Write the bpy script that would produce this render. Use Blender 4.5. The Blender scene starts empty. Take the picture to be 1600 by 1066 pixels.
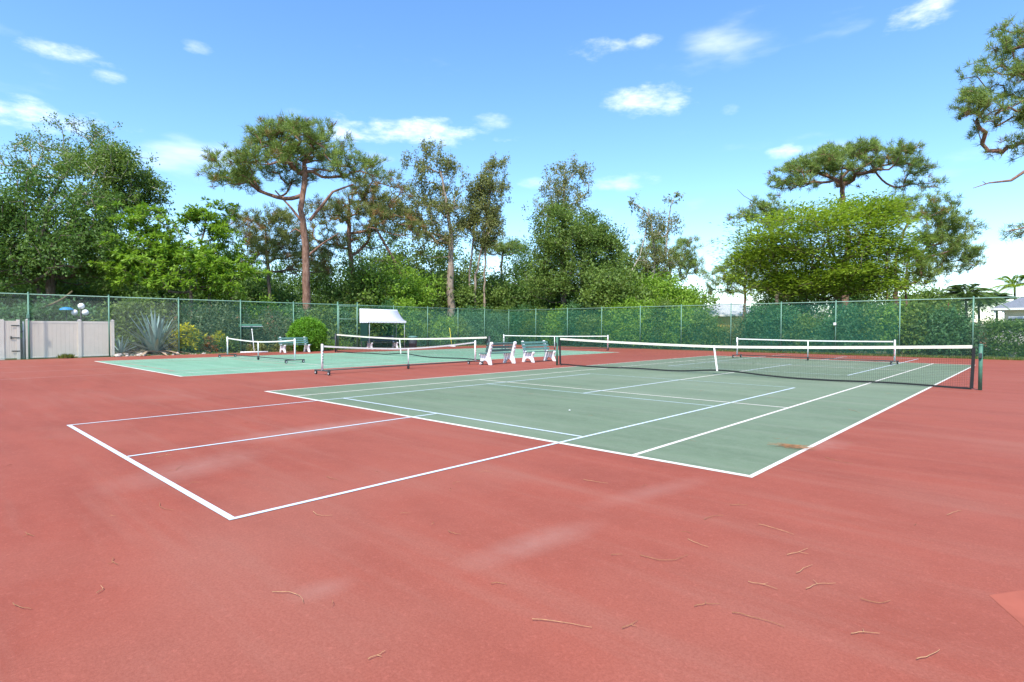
import bpy, bmesh, math, random
import numpy as np
random.seed(7); rng = np.random.default_rng(11)
S = bpy.context.scene; COL = S.collection
# ------------------------------------------------------------------ camera
CAM = np.array([7.5827, -17.5776, 1.4799]); YAW, PITCH, ROLL, F = 0.7511, -0.0234, 0.0019, 897.19
def cam_axes():
    f = np.array([-math.sin(YAW)*math.cos(PITCH), math.cos(YAW)*math.cos(PITCH), math.sin(PITCH)])
    r = np.array([math.cos(YAW), math.sin(YAW), 0.0]); u = np.cross(r, f)
    c, s = math.cos(ROLL), math.sin(ROLL)
    return c*r+s*u, -s*r+c*u, f
RT, UP, FW = cam_axes()
cam = bpy.data.cameras.new('camera'); co = bpy.data.objects.new('camera', cam); COL.objects.link(co)
from mathutils import Matrix, Vector
M = Matrix(((RT[0], UP[0], -FW[0], CAM[0]), (RT[1], UP[1], -FW[1], CAM[1]), (RT[2], UP[2], -FW[2], CAM[2]), (0, 0, 0, 1)))
co.matrix_world = M
cam.sensor_width = 36; cam.lens = F/1600*36; cam.clip_start = 0.05; cam.clip_end = 3000
S.camera = co
def ray(u, v): return RT*((u-800)/F) + UP*(-(v-533)/F) + FW
def P(u, v, depth): return CAM + ray(u, v)*depth               # depth along the view axis
def G(u, depth):                                                # ground point under column u at that depth
    p = P(u, 511, depth); return np.array([p[0], p[1], 0.0])
def on_x(u, x):                                                 # y of the point on the plane x=const seen in column u
    r = ray(u, 511); return CAM[1] + (x-CAM[0])/r[0]*r[1]
def on_y(u, y):
    r = ray(u, 511); return CAM[0] + (y-CAM[1])/r[1]*r[0]
def onz(u, v, z=0.0):
    r = ray(u, v); return CAM + r*((z-CAM[2])/r[2])
# ------------------------------------------------------------------ sky, sun, exposure
SUN_AZ = np.array([0.45, -0.89]); SUN_EL = math.radians(55)
SKY_STRENGTH, SUN_STRENGTH, EXPOSURE = 0.122, 2.65, 1.35
W = bpy.data.worlds.new('World'); S.world = W; W.use_nodes = True
nt = W.node_tree; nt.nodes.clear()
def N(t, **k):
    n = nt.nodes.new(t)
    for a, b in k.items(): setattr(n, a, b)
    return n
out = N('ShaderNodeOutputWorld'); bg = N('ShaderNodeBackground'); bg.inputs[1].default_value = SKY_STRENGTH
sky = N('ShaderNodeTexSky', sky_type='NISHITA', sun_disc=False, sun_elevation=SUN_EL,
        sun_rotation=math.atan2(SUN_AZ[0], SUN_AZ[1]), air_density=1.0, dust_density=0.25, ozone_density=4.0, altitude=0)
tc = N('ShaderNodeTexCoord')
def vdot(v):
    n = N('ShaderNodeVectorMath', operation='DOT_PRODUCT'); nt.links.new(tc.outputs['Generated'], n.inputs[0]); n.inputs[1].default_value = v
    return n.outputs['Value']
def mth(op, a, b=None, c=None):
    n = N('ShaderNodeMath', operation=op)
    for i, x in enumerate((a, b, c)):
        if x is None: continue
        if isinstance(x, (int, float)): n.inputs[i].default_value = x
        else: nt.links.new(x, n.inputs[i])
    return n.outputs[0]
mp = N('ShaderNodeMapping'); mp.inputs['Scale'].default_value = (1, 1, 2.6); nt.links.new(tc.outputs['Generated'], mp.inputs[0])
nz = N('ShaderNodeTexNoise'); nz.inputs['Scale'].default_value = 13; nz.inputs['Detail'].default_value = 9; nz.inputs['Roughness'].default_value = 0.62
nt.links.new(mp.outputs[0], nz.inputs['Vector'])
nsum = mth('MULTIPLY', mth('SUBTRACT', nz.outputs[0], 0.5), 5.2)
CLOUDS = [(55, 178, 95, 24, 1.), (105, 84, 52, 14, .8), (165, 120, 22, 11, .6), (310, 74, 22, 9, .45), (640, 205, 150, 24, 1.), (770, 190, 40, 16, .5),
          (925, 78, 60, 18, .75), (1008, 66, 28, 14, .6), (1010, 158, 75, 26, .9), (1140, 173, 18, 10, .4), (1220, 238, 34, 13, .8),
          (1435, 22, 52, 22, .95), (955, 287, 80, 18, .5), (835, 287, 34, 11, .4), (600, 245, 30, 12, .35), (460, 172, 24, 10, .4)]
acc = None
for (u, v, a, b, amp) in CLOUDS:
    c = ray(u, v); c /= np.linalg.norm(c)
    e1 = np.cross(c, (0, 0, 1)); e1 /= np.linalg.norm(e1); e2 = np.cross(e1, c)
    x = mth('DIVIDE', vdot(tuple(e1)), a*.85/F); y = mth('DIVIDE', vdot(tuple(e2)), b*.85/F)
    r2 = mth('ADD', mth('MULTIPLY', x, x), mth('MULTIPLY', y, y))
    m = mth('ADD', mth('SUBTRACT', 0.75, r2), nsum)
    n = N('ShaderNodeMapRange', interpolation_type='SMOOTHSTEP'); nt.links.new(m, n.inputs[0]); n.inputs[1].default_value = -0.3; n.inputs[2].default_value = 2.3
    front = mth('GREATER_THAN', vdot(tuple(c)), 0.0)
    k = mth('MULTIPLY', mth('MULTIPLY', n.outputs[0], front), amp*.82)
    acc = k if acc is None else mth('MAXIMUM', acc, k)
# loose wisps everywhere else in the sky
nz2 = N('ShaderNodeTexNoise'); nz2.inputs['Scale'].default_value = 3.2; nz2.inputs['Detail'].default_value = 8
mp2 = N('ShaderNodeMapping'); mp2.inputs['Scale'].default_value = (1, 1, 3.5); mp2.inputs['Location'].default_value = (4.3, 1.7, 0.4)
nt.links.new(tc.outputs['Generated'], mp2.inputs[0]); nt.links.new(mp2.outputs[0], nz2.inputs['Vector'])
mr = N('ShaderNodeMapRange', interpolation_type='SMOOTHSTEP'); nt.links.new(nz2.outputs[0], mr.inputs[0]); mr.inputs[1].default_value = 0.60; mr.inputs[2].default_value = 0.85; mr.inputs[4].default_value = 0.5
acc = mth('MAXIMUM', acc, mr.outputs[0])
mixc = N('ShaderNodeMix', data_type='RGBA'); nt.links.new(acc, mixc.inputs['Factor'])
hs = N('ShaderNodeHueSaturation'); hs.inputs['Saturation'].default_value = 1.14; nt.links.new(sky.outputs[0], hs.inputs['Color']); nt.links.new(hs.outputs[0], mixc.inputs['A']); mixc.inputs['B'].default_value = (6.6, 6.6, 6.8, 1)
nt.links.new(mixc.outputs['Result'], bg.inputs[0]); nt.links.new(bg.outputs[0], out.inputs[0])
sl = bpy.data.lights.new('sun', 'SUN'); sl.energy = SUN_STRENGTH; sl.angle = math.radians(2.0); sl.color = (1.0, 0.95, 0.87)
so = bpy.data.objects.new('sun', sl); COL.objects.link(so)
sd = Vector((SUN_AZ[0]*math.cos(SUN_EL), SUN_AZ[1]*math.cos(SUN_EL), math.sin(SUN_EL))).normalized()
so.rotation_euler = sd.to_track_quat('Z', 'Y').to_euler(); so.location = (0, 0, 40)
vs = S.view_settings; vs.view_transform = 'Standard'; vs.look = 'None'; vs.exposure = EXPOSURE; vs.gamma = 1.0; vs.use_curve_mapping = False
S.cycles.max_bounces = 6; S.cycles.transparent_max_bounces = 24; S.cycles.diffuse_bounces = 3; S.cycles.glossy_bounces = 2; S.cycles.transmission_bounces = 3
S.cycles.sample_clamp_indirect = 6
# ------------------------------------------------------------------ materials
MAT = {}
class MB_:                                                       # small node helper
    def __init__(s, name):
        s.m = bpy.data.materials.new(name); s.m.use_nodes = True; s.t = s.m.node_tree
        s.b = s.t.nodes['Principled BSDF']; s.o = s.t.nodes['Material Output']
    def n(s, t, **k):
        x = s.t.nodes.new(t)
        for a, b in k.items(): setattr(x, a, b)
        return x
    def l(s, a, b): s.t.links.new(a, b)
    def obj(s):
        if not hasattr(s, '_c'): s._c = s.n('ShaderNodeTexCoord')
        return s._c.outputs['Object']
    def noise(s, scale, detail=4, rough=.55, stretch=None, loc=None):
        x = s.n('ShaderNodeTexNoise'); x.inputs['Scale'].default_value = scale; x.inputs['Detail'].default_value = detail; x.inputs['Roughness'].default_value = rough
        if stretch or loc:
            m = s.n('ShaderNodeMapping'); s.l(s.obj(), m.inputs[0])
            if stretch: m.inputs['Scale'].default_value = stretch
            if loc: m.inputs['Location'].default_value = loc
            s.l(m.outputs[0], x.inputs['Vector'])
        else: s.l(s.obj(), x.inputs['Vector'])
        return x.outputs[0]
    def rng(s, v, a, b, c=0., d=1.):
        x = s.n('ShaderNodeMapRange'); s.l(v, x.inputs[0])
        for i, q in enumerate((a, b, c, d)): x.inputs[i+1].default_value = q
        return x.outputs[0]
    def mix(s, f, a, b, mode='MIX'):
        x = s.n('ShaderNodeMix', data_type='RGBA', blend_type=mode)
        for inp, q in ((x.inputs['Factor'], f), (x.inputs['A'], a), (x.inputs['B'], b)):
            if isinstance(q, tuple): inp.default_value = q if len(q) == 4 else (*q, 1)
            elif isinstance(q, (int, float)): inp.default_value = q
            else: s.l(q, inp)
        return x.outputs['Result']
    def bump(s, h, strength=.3, dist=.02):
        x = s.n('ShaderNodeBump'); x.inputs['Strength'].default_value = strength; x.inputs['Distance'].default_value = dist
        s.l(h, x.inputs['Height']); s.l(x.outputs[0], s.b.inputs['Normal'])
    def done(s, col=None, rough=.6, spec=.3):
        if col is not None:
            if isinstance(col, tuple): s.b.inputs['Base Color'].default_value = (*col[:3], 1)
            else: s.l(col, s.b.inputs['Base Color'])
        s.b.inputs['Roughness'].default_value = rough; s.b.inputs['Specular IOR Level'].default_value = spec
        return s.m
def plain(name, col, rough=.55, var=.18, scale=6, spec=.3, metal=0.):
    b = MB_(name); n = b.noise(scale, 5)
    lo = tuple(c*(1-var) for c in col); hi = tuple(min(1, c*(1+var)) for c in col)
    m = b.done(b.mix(b.rng(n, .3, .7), lo, hi), rough, spec); b.b.inputs['Metallic'].default_value = metal
    MAT[name] = m; return m
def court_mat(name, base, fade, stain, grain=.22, scuffs=()):
    b = MB_(name)
    big = b.rng(b.noise(.16, 4), .36, .66); mid = b.rng(b.noise(.9, 5, .6, (0.5, 1.6, 1)), .38, .68); st = b.rng(b.noise(1.0, 6, .65, (.18, 2.2, 1), (3, 7, 0)), .5, .74)
    fine = b.noise(160, 2); fine2 = b.noise(38, 4, .7)
    c = b.mix(mid, base, tuple(x*.78 for x in base))
    c = b.mix(b.rng(b.noise(.16, 4), .40, .68, 0, .5), c, fade)
    c = b.mix(b.rng(st, 0, 1, 0, .5), c, stain)
    c = b.mix(b.rng(b.noise(.33, 3, .5, None, (11, 2, 5)), .58, .72, 0, .35), c, stain)
    c = b.mix(b.rng(b.noise(6, 5, .7, None, (3, 9, 1)), .42, .70, 0, .30), c, fade)
    c = b.mix(b.rng(b.noise(70, 3, .6), .36, .60, .34, 0), c, tuple(x*.62 for x in base))
    for (u0, v0, u1, v1, wd, am) in scuffs:
        p0, p1 = onz(u0, v0), onz(u1, v1); mpn = b.n('ShaderNodeMapping', vector_type='TEXTURE'); b.l(b.obj(), mpn.inputs[0]); cc = (p0+p1)/2; dv = p1-p0
        mpn.inputs['Location'].default_value = (cc[0], cc[1], 0); mpn.inputs['Rotation'].default_value = (0, 0, math.atan2(dv[1], dv[0])); mpn.inputs['Scale'].default_value = (np.linalg.norm(dv)/2, wd, 1)
        gr = b.n('ShaderNodeTexGradient', gradient_type='SPHERICAL'); b.l(mpn.outputs[0], gr.inputs[0]); mm = b.n('ShaderNodeMath', operation='MULTIPLY'); b.l(gr.outputs['Fac'], mm.inputs[0]); b.l(b.rng(b.noise(9, 5, .7), .3, .65, .2, am), mm.inputs[1]); c = b.mix(mm.outputs[0], c, (.42, .27, .22))
    c = b.mix(b.rng(fine, .3, .7, grain, 0), c, tuple(x*.45 for x in base))
    c = b.mix(b.rng(fine2, .56, .78, 0, .36), c, tuple(min(1, x*1.5+.04) for x in base))
    b.bump(fine, .25, .004)
    MAT[name] = b.done(c, .78, .22); return MAT[name]
court_mat('red', (.322, .078, .047), (.358, .112, .075), (.34, .150, .106), scuffs=((690, 900, 950, 812, .22, .38), (900, 800, 1120, 745, .20, .22), (440, 945, 560, 905, .15, .25), (300, 700, 660, 650, .5, .5), (1140, 700, 1330, 690, .5, .6), (130, 780, 420, 700, .5, .35)))
court_mat('green1', (.155, .212, .128), (.235, .285, .195), (.28, .295, .22))
court_mat('green2', (.195, .375, .240), (.25, .43, .30), (.32, .44, .34))
def line_mat(name, col, under, wear):
    b = MB_(name); w = b.rng(b.noise(22, 6, .7), .56-wear*.2, .80-wear*.2, 0, .75)
    w2 = b.rng(b.noise(1.1, 3), .35, .7, 0, wear)
    MAT[name] = b.done(b.mix(w2, b.mix(w, col, under), under), .7, .2)
line_mat('line_white', (.70, .66, .58), (.42, .36, .29), .3)
line_mat('line_blue', (.55, .63, .67), (.36, .38, .36), .12)
line_mat('line_pale', (.43, .55, .54), (.23, .30, .24), .35)
line_mat('line_faded', (.47, .30, .25), (.36, .11, .085), .55)
def ground_mat():
    b = MB_('ground'); n = b.rng(b.noise(.5, 6, .65), .4, .62); g = b.mix(b.rng(b.noise(14, 4), .3, .7), (.045, .075, .018), (.09, .12, .03))
    d = b.mix(b.rng(b.noise(9, 5), .3, .7), (.09, .065, .042), (.20, .15, .10))
    b.bump(b.noise(20, 4), .6, .05); MAT['ground'] = b.done(b.mix(n, d, g), .95, .1)
ground_mat()
def mulch_mat():
    b = MB_('mulch'); b.bump(b.noise(24, 4), .8, .04)
    MAT['mulch'] = b.done(b.mix(b.rng(b.noise(16, 5, .7), .35, .65), (.17, .10, .065), (.42, .31, .22)), .95, .1)
mulch_mat()
plain('white_plastic', (.80, .79, .77), .4, .05); plain('white_tape', (.80, .77, .70), .7, .08, 12); plain('tape_cream', (.74, .70, .57), .75, .12, 10)
plain('black_net', (.018, .02, .02), .7); plain('dark_steel', (.05, .06, .06), .45, .2, 9, .4); plain('rubber', (.03, .03, .032), .8)
plain('grey_wheel', (.45, .45, .45), .5); plain('post_green', (.06, .17, .11), .5, .25, 9, .4); plain('fence_green', (.12, .25, .18), .5, .15, 7, .35)
plain('rail_green', (.19, .33, .25), .5, .15, 7, .35); plain('wire_green', (.10, .26, .18), .5, .1); plain('wire_grey', (.30, .36, .32), .5, .1)
plain('slat_green', (.10, .205, .175), .5, .22, 14); plain('concrete_white', (.76, .74, .72), .65, .08, 10)
plain('vinyl', (.78, .68, .55), .5, .04, 3); plain('vinyl_trim', (.80, .72, .60), .5, .04, 3)
plain('awning', (.82, .81, .84), .8, .05, 5); plain('dark_panel', (.012, .05, .04), .7); plain('grey_bin', (.09, .115, .13), .6)
plain('yellow', (.75, .62, .08), .5); plain('orange_red', (.55, .10, .04), .6); plain('blue', (.03, .22, .42), .5); plain('globe', (.86, .86, .84), .3, .02)
plain('black_metal', (.02, .02, .022), .5); plain('rock', (.46, .40, .34), .9, .35, 9); plain('twig', (.30, .15, .07), .9, .3, 20); plain('twig_pale', (.42, .24, .12), .9, .3, 20)
plain('car_paint', (.20, .20, .23), .3, .05, 2, .5, .3); plain('car_glass', (.35, .48, .52), .1, .05, 2, .6); plain('house_yellow', (.72, .52, .13), .8, .06, 2)
plain('house_cream', (.70, .62, .47), .8, .06, 2); plain('trim_white', (.80, .79, .76), .6, .04); plain('white_wall', (.66, .65, .63), .8, .12, 3)
plain('grey_pole', (.30, .34, .34), .5); plain('cart_roof', (.72, .74, .80), .4, .05); plain('red_mark', (.5, .05, .06), .6)
def shingle(name, a, b_):
    b = MB_(name); w = b.n('ShaderNodeTexBrick'); b.l(b.obj(), w.inputs['Vector']); w.inputs['Scale'].default_value = 5
    w.inputs['Color1'].default_value = (*a, 1); w.inputs['Color2'].default_value = (*b_, 1); w.inputs['Mortar'].default_value = (*(x*.5 for x in a), 1)
    MAT[name] = b.done(b.mix(b.rng(b.noise(3, 5), .3, .7, 0, .4), w.outputs[0], b_), .9, .1)
shingle('shingle', (.17, .18, .22), (.25, .26, .31)); plain('roof_pale', (.50, .52, .56), .8, .1, 3)
def bark_mat(name, a, b_, sc=7):
    b = MB_(name); n = b.noise(sc, 6, .7, (1, 1, .3)); b.bump(n, .8, .06)
    MAT[name] = b.done(b.mix(b.rng(n, .35, .65), a, b_), .95, .1)
bark_mat('bark_pine', (.13, .065, .042), (.33, .20, .145)); bark_mat('bark_grey', (.085, .066, .05), (.21, .17, .13)); bark_mat('bark_pale', (.33, .29, .23), (.58, .53, .45))
bark_mat('bark_tan', (.20, .15, .11), (.40, .32, .25)); bark_mat('bark_olive', (.10, .085, .045), (.22, .18, .10))
def leaf_mat(name, a, b_, c=None, cfrac=.12, trans=.35, rough=.5):
    b = MB_(name); at = b.n('ShaderNodeAttribute', attribute_name='tone')
    sp = b.n('ShaderNodeSeparateColor'); b.l(at.outputs['Color'], sp.inputs[0])
    col = b.mix(sp.outputs[0], a, b_)
    if c: 
        f = b.n('ShaderNodeMath', operation='LESS_THAN'); b.l(sp.outputs[1], f.inputs[0]); f.inputs[1].default_value = cfrac
        col = b.mix(f.outputs[0], col, c)
    m = b.done(col, rough, .25)
    tr = b.n('ShaderNodeBsdfTranslucent'); b.l(b.mix(1.0, col, (1.25, 1.3, .7), 'MULTIPLY'), tr.inputs[0])
    ms = b.n('ShaderNodeMixShader'); ms.inputs[0].default_value = trans
    b.l(b.b.outputs[0], ms.inputs[1]); b.l(tr.outputs[0], ms.inputs[2]); b.l(ms.outputs[0], b.o.inputs[0])
    MAT[name] = m
leaf_mat('lf_dark', (0.06, 0.125, 0.025), (0.15, 0.25, 0.05)); leaf_mat('lf_mid', (0.085, 0.15, 0.03), (0.21, 0.3, 0.06)); leaf_mat('lf_bright', (0.13, 0.25, 0.022), (0.29, 0.44, 0.055))
leaf_mat('lf_lime', (0.15, 0.25, 0.022), (0.36, 0.47, 0.06)); leaf_mat('lf_olive', (0.13, 0.15, 0.045), (0.28, 0.3, 0.1), (.26, .17, .075), .10)
leaf_mat('lf_pine', (0.12, 0.185, 0.04), (0.3, 0.39, 0.095), (.24, .16, .06), .05, .25); leaf_mat('lf_pinebrown', (0.13, 0.165, 0.045), (0.27, 0.3, 0.095), (.32, .18, .08), .15, .3)
leaf_mat('lf_teal', (0.05, 0.135, 0.05), (0.13, 0.26, 0.095)); leaf_mat('lf_ball', (0.078, 0.208, 0.016), (0.221, 0.442, 0.039)); leaf_mat('lf_yellow', (0.42, 0.42, 0.02), (0.75, 0.66, 0.04), (.16, .24, .02), .2)
leaf_mat('lf_rust', (0.300, 0.100, 0.035), (0.480, 0.200, 0.080), (.12, .14, .03), .3); leaf_mat('lf_oleander', (0.075, 0.12, 0.06), (0.175, 0.23, 0.115), (.38, .20, .13), .14)
leaf_mat('agave', (0.140, 0.240, 0.200), (0.300, 0.420, 0.380), None, 0, .05); leaf_mat('agave_dry', (0.300, 0.200, 0.120), (0.520, 0.400, 0.280), None, 0, .05)
leaf_mat('lf_red', (0.500, 0.030, 0.050), (0.620, 0.060, 0.090)); leaf_mat('lf_white', (0.700, 0.620, 0.580), (0.850, 0.800, 0.760)); leaf_mat('lf_palm', (0.070, 0.130, 0.040), (0.170, 0.250, 0.080)); leaf_mat('lf_grass', (0.070, 0.120, 0.020), (0.200, 0.240, 0.050), (.30, .24, .11), .2)
def screen_mat():
    b = MB_('windscreen'); tr = b.n('ShaderNodeBsdfTransparent'); ms = b.n('ShaderNodeMixShader'); b.done((.02, .20, .135), .8, .1)
    b.l(b.rng(b.noise(1.2, 4), .3, .7, .13, .25), ms.inputs[0]); b.l(tr.outputs[0], ms.inputs[1]); b.l(b.b.outputs[0], ms.inputs[2]); b.l(ms.outputs[0], b.o.inputs[0]); MAT['windscreen'] = b.m
screen_mat()
# ------------------------------------------------------------------ mesh helpers
class MB:
    def __init__(s): s.v = []; s.f = []
    def add(s, vs, fs):
        o = len(s.v); s.v += [tuple(map(float, p)) for p in vs]; s.f += [tuple(i+o for i in q) for q in fs]; return s
    def box(s, a, b):
        (x0, y0, z0), (x1, y1, z1) = a, b
        return s.add([(x0,y0,z0),(x1,y0,z0),(x1,y1,z0),(x0,y1,z0),(x0,y0,z1),(x1,y0,z1),(x1,y1,z1),(x0,y1,z1)],
                     [(0,3,2,1),(4,5,6,7),(0,1,5,4),(1,2,6,5),(2,3,7,6),(3,0,4,7)])
    def cbox(s, c, sz): return s.box([c[i]-sz[i]/2 for i in range(3)], [c[i]+sz[i]/2 for i in range(3)])
    def tube(s, pts, r, n=8, cap=True):
        pts = [np.array(p, float) for p in pts]; k = len(pts); rs = r if hasattr(r, '__len__') else [r]*k
        o = len(s.v); ref = None
        for i, p in enumerate(pts):
            d = pts[min(i+1, k-1)]-pts[max(i-1, 0)]; d /= (np.linalg.norm(d)+1e-9)
            if ref is None: ref = np.array([0, 0, 1.]) if abs(d[2]) < .9 else np.array([1., 0, 0])
            a = np.cross(d, ref); a /= (np.linalg.norm(a)+1e-9); b = np.cross(d, a); ref = -b if False else ref
            for j in range(n):
                t = 2*math.pi*j/n; s.v.append(tuple(p+rs[i]*(math.cos(t)*a+math.sin(t)*b)))
        for i in range(k-1):
            for j in range(n):
                s.f.append((o+i*n+j, o+i*n+(j+1) % n, o+(i+1)*n+(j+1) % n, o+(i+1)*n+j))
        if cap: s.f.append(tuple(o+j for j in range(n))[::-1]); s.f.append(tuple(o+(k-1)*n+j for j in range(n)))
        return s
    def wire(s, a, b, r):                                        # 3-sided thin wire, open ends
        a = np.array(a, float); b = np.array(b, float); d = b-a; d /= np.linalg.norm(d)
        ref = np.array([0, 0, 1.]) if abs(d[2]) < .9 else np.array([1., 0, 0])
        x = np.cross(d, ref); x /= np.linalg.norm(x); y = np.cross(d, x); vs = []
        for p in (a, b):
            for t in (0, 2.094, 4.189): vs.append(p+r*(math.cos(t)*x+math.sin(t)*y))
        return s.add(vs, [(0,1,4,3),(1,2,5,4),(2,0,3,5)])
    def lathe(s, prof, c, n=16):
        o = len(s.v); k = len(prof)
        for (r, z) in prof:
            for j in range(n): t = 2*math.pi*j/n; s.v.append((c[0]+r*math.cos(t), c[1]+r*math.sin(t), c[2]+z))
        for i in range(k-1):
            for j in range(n): s.f.append((o+i*n+j, o+i*n+(j+1) % n, o+(i+1)*n+(j+1) % n, o+(i+1)*n+j))
        return s
    def prism(s, poly, y0, y1):                                  # poly in (x,z), extruded along y
        n = len(poly); return s.add([(x, y0, z) for x, z in poly]+[(x, y1, z) for x, z in poly],
            [tuple(range(n)), tuple(range(n, 2*n))[::-1]]+[(i, i+n, (i+1) % n+n, (i+1) % n) for i in range(n)])
    def mesh(s, name, mat, smooth=False):
        m = bpy.data.meshes.new(name); m.from_pydata(s.v, [], s.f); m.materials.append(MAT[mat])
        if smooth: m.polygons.foreach_set('use_smooth', [True]*len(m.polygons))
        m.update(); return m
    def build(s, name, mat, parent=None, smooth=False, bevel=0, kind=None): return link(name, s.mesh(name, mat, smooth), parent, bevel, kind)
def link(name, mesh, parent=None, bevel=0, kind=None):
    o = bpy.data.objects.new(name, mesh); COL.objects.link(o)
    if parent is not None: o.parent = parent
    if bevel:
        b = o.modifiers.new('bevel', 'BEVEL'); b.width = bevel; b.segments = 2; b.limit_method = 'ANGLE'
    if kind: o['kind'] = kind
    return o
def tag(o, label, cat, group=None):
    o['label'] = label; o['category'] = cat
    if group: o['group'] = group
    return o
def empty(name, loc, label, cat, group=None, rz=0):
    o = bpy.data.objects.new(name, None); COL.objects.link(o); o.location = loc; o.rotation_euler = (0, 0, rz); o.empty_display_size = .2
    return tag(o, label, cat, group)
def struct(o): o['kind'] = 'structure'; return o
def quad_mesh(name, V, mat, tone=None, nv=4):
    V = np.asarray(V, np.float32); n = V.shape[0]; m = bpy.data.meshes.new(name)
    m.vertices.add(n*nv); m.vertices.foreach_set('co', V.reshape(-1)); m.loops.add(n*nv); m.polygons.add(n)
    m.loops.foreach_set('vertex_index', np.arange(n*nv, dtype=np.int32)); m.polygons.foreach_set('loop_start', np.arange(0, n*nv, nv, dtype=np.int32))
    m.polygons.foreach_set('loop_total', np.full(n, nv, np.int32))
    if tone is not None:
        a = m.attributes.new('tone', 'FLOAT_COLOR', 'FACE'); c = np.ones((n, 4), np.float32); c[:, :2] = tone; a.data.foreach_set('color', c.reshape(-1))
    m.materials.append(MAT[mat]); m.update(); m.validate(); return m
# ------------------------------------------------------------------ ground, courts, lines
struct(MB().add([(-900,-900,0),(900,-900,0),(900,900,0),(-900,900,0)], [(0,1,2,3)]).build('ground', 'ground'))
FX, FY, FH = -26.2, 18.2, 2.97                                   # fence lines and height
EDGE_Y = 17.75
red = struct(MB().box((FX+.55, -34, -.1), (15.5, EDGE_Y, .012)).build('court_apron', 'red'))
struct(MB().box((FX-1.6, -9.95, -.1), (FX+.545, EDGE_Y+1.0, .006)).build('planting_bed', 'mulch'))
C2 = -16.6
def court(cx, mat, name, zl, wm, bm):
    g = struct(MB().add([(cx-5.485,-11.885,.0135),(cx+5.485,-11.885,.0135),(cx+5.485,11.885,.0135),(cx-5.485,11.885,.0135)], [(0,1,2,3)]).build(name, mat))
    def ln(x0, y0, x1, y1, m, z): MB().add([(x0,y0,z),(x1,y0,z),(x1,y1,z),(x0,y1,z)], [(0,1,2,3)]).build('court_line', m, g)
    w = .055; z = .015
    for s in (-1, 1):
        ln(cx+s*5.46-w/2, -11.885, cx+s*5.46+w/2, 11.885, wm, z)
        ln(cx+s*4.115-w/2, -11.835, cx+s*4.115+w/2, 11.835, wm, z)
        b0, b1 = (-11.885, -11.805) if s < 0 else (11.805, 11.885)
        ln(cx-5.43, b0, cx+5.43, b1, wm, z+.0004)
        y = s*6.4; ln(cx-4.09, y-w/2, cx+4.09, y+w/2, wm, z+.0008)
    ln(cx-w/2, -6.37, cx+w/2, 6.37, wm, z)
    zb = .0168                                                    # pickleball markings laid over each half
    for s in (-1, 1):
        a0, a1, a2, a3 = [s*q for q in (15.88, 11.31, 7.14, 2.53)]
        lo, hi = min(a0, a3), max(a0, a3); ww = .05
        for k in (-1, 1): ln(cx+k*3.05-ww/2, lo, cx+k*3.05+ww/2, hi, bm if k > 0 else bm+'', zb)
        ln(cx-3.07, a0-.055 if s > 0 else a0, cx+3.07, a0 if s > 0 else a0+.055, bm, zb+.0004)
        for q, pale in ((a1, 0), (a2, 1), (a3, 1)): ln(cx-3.02, q-.025, cx+3.02, q+.025, 'line_pale' if (pale and bm == 'line_blue') else bm, zb+.0004)
        ln(cx-.025, min(a0, a1)+.06, cx+.025, max(a0, a1)-.03, bm, zb)
        ln(cx-.025, min(a2, a3)+.03, cx+.025, max(a2, a3)-.03, bm, zb)
    return g
court(0, 'green1', 'tennis_court', .02, 'line_white', 'line_blue')
court(C2, 'green2', 'tennis_court', .02, 'line_white', 'line_faded')
# repaired patch with a lighter coat, lower right
plain('red_patch', (.335, .092, .057), .8, .12, 5, .2)
p = [onz(1545, 930, .0135), onz(1600, 922, .0135), onz(1640, 960, .0135), onz(1612, 990, .0135)]
struct(MB().add(p, [(0,1,2,3)]).build('court_patch', 'red_patch'))
# ------------------------------------------------------------------ chain link fences
def link_mesh(w, h, mat, pitch=.0707, r=.0021):
    b = MB(); k = int((w+h)/pitch)+1
    for i in range(k):
        t = i*pitch
        x0, z0 = (t, 0.) if t <= w else (w, t-w)
        x1, z1 = (t-h, h) if t >= h else (0., t)
        if abs(x0-x1) < .02: continue
        b.wire((x0, .002, z0), (x1, .002, z1), r); b.wire((w-x0, -.002, z0), (w-x1, -.002, z1), r)
    return b.mesh('mesh', mat)
def fence(name, label, p0, ang, stops, wire, screens, tall=(), box=None):
    t = empty(name, (*p0, 0), label, 'fence', None, ang)
    L = stops[-1]
    post = MB().tube([(0,0,0),(0,0,FH+.02)], .034, 10).lathe([(.036,0),(.04,.02),(.02,.06),(0,.065)], (0,0,FH+.02), 10).mesh('post', 'fence_green', True)
    rail = MB().tube([(0,0,FH-.02),(L,0,FH-.02)], .024, 8); rail.build('top_rail', 'rail_green', t, True)
    MB().tube([(0,0,.06),(L,0,.06)], .006, 6).build('bottom_wire', 'wire_green', t)
    cache = {}
    for i, s in enumerate(stops):
        o = link('post', post, t); o.location = (s, 0, 0)
        if i in tall: o.scale = (1.25, 1.25, 1.03)
        if i+1 < len(stops):
            w = round(stops[i+1]-s-.07, 2); mt = wire if isinstance(wire, str) else wire(i)
            if (w, mt) not in cache: cache[w, mt] = link_mesh(w, FH-.12, mt)
            m = link('chain_link_mesh', cache[w, mt], t, kind='stuff'); m.location = (s+.035, .045, .06)
            if i in screens:
                q = MB().add([(s+.05,.06,.08),(s+w,.06,.08),(s+w,.06,FH-.08),(s+.05,.06,FH-.08)], [(0,1,2,3)]).build('windscreen', 'windscreen', t)
    return t
yw = [-16.9, -13.5, -10.45, -7.35, -4.15, -1.0, 2.0, 3.45, 6.35, 9.4, 12.4, 15.3, FY]
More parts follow.
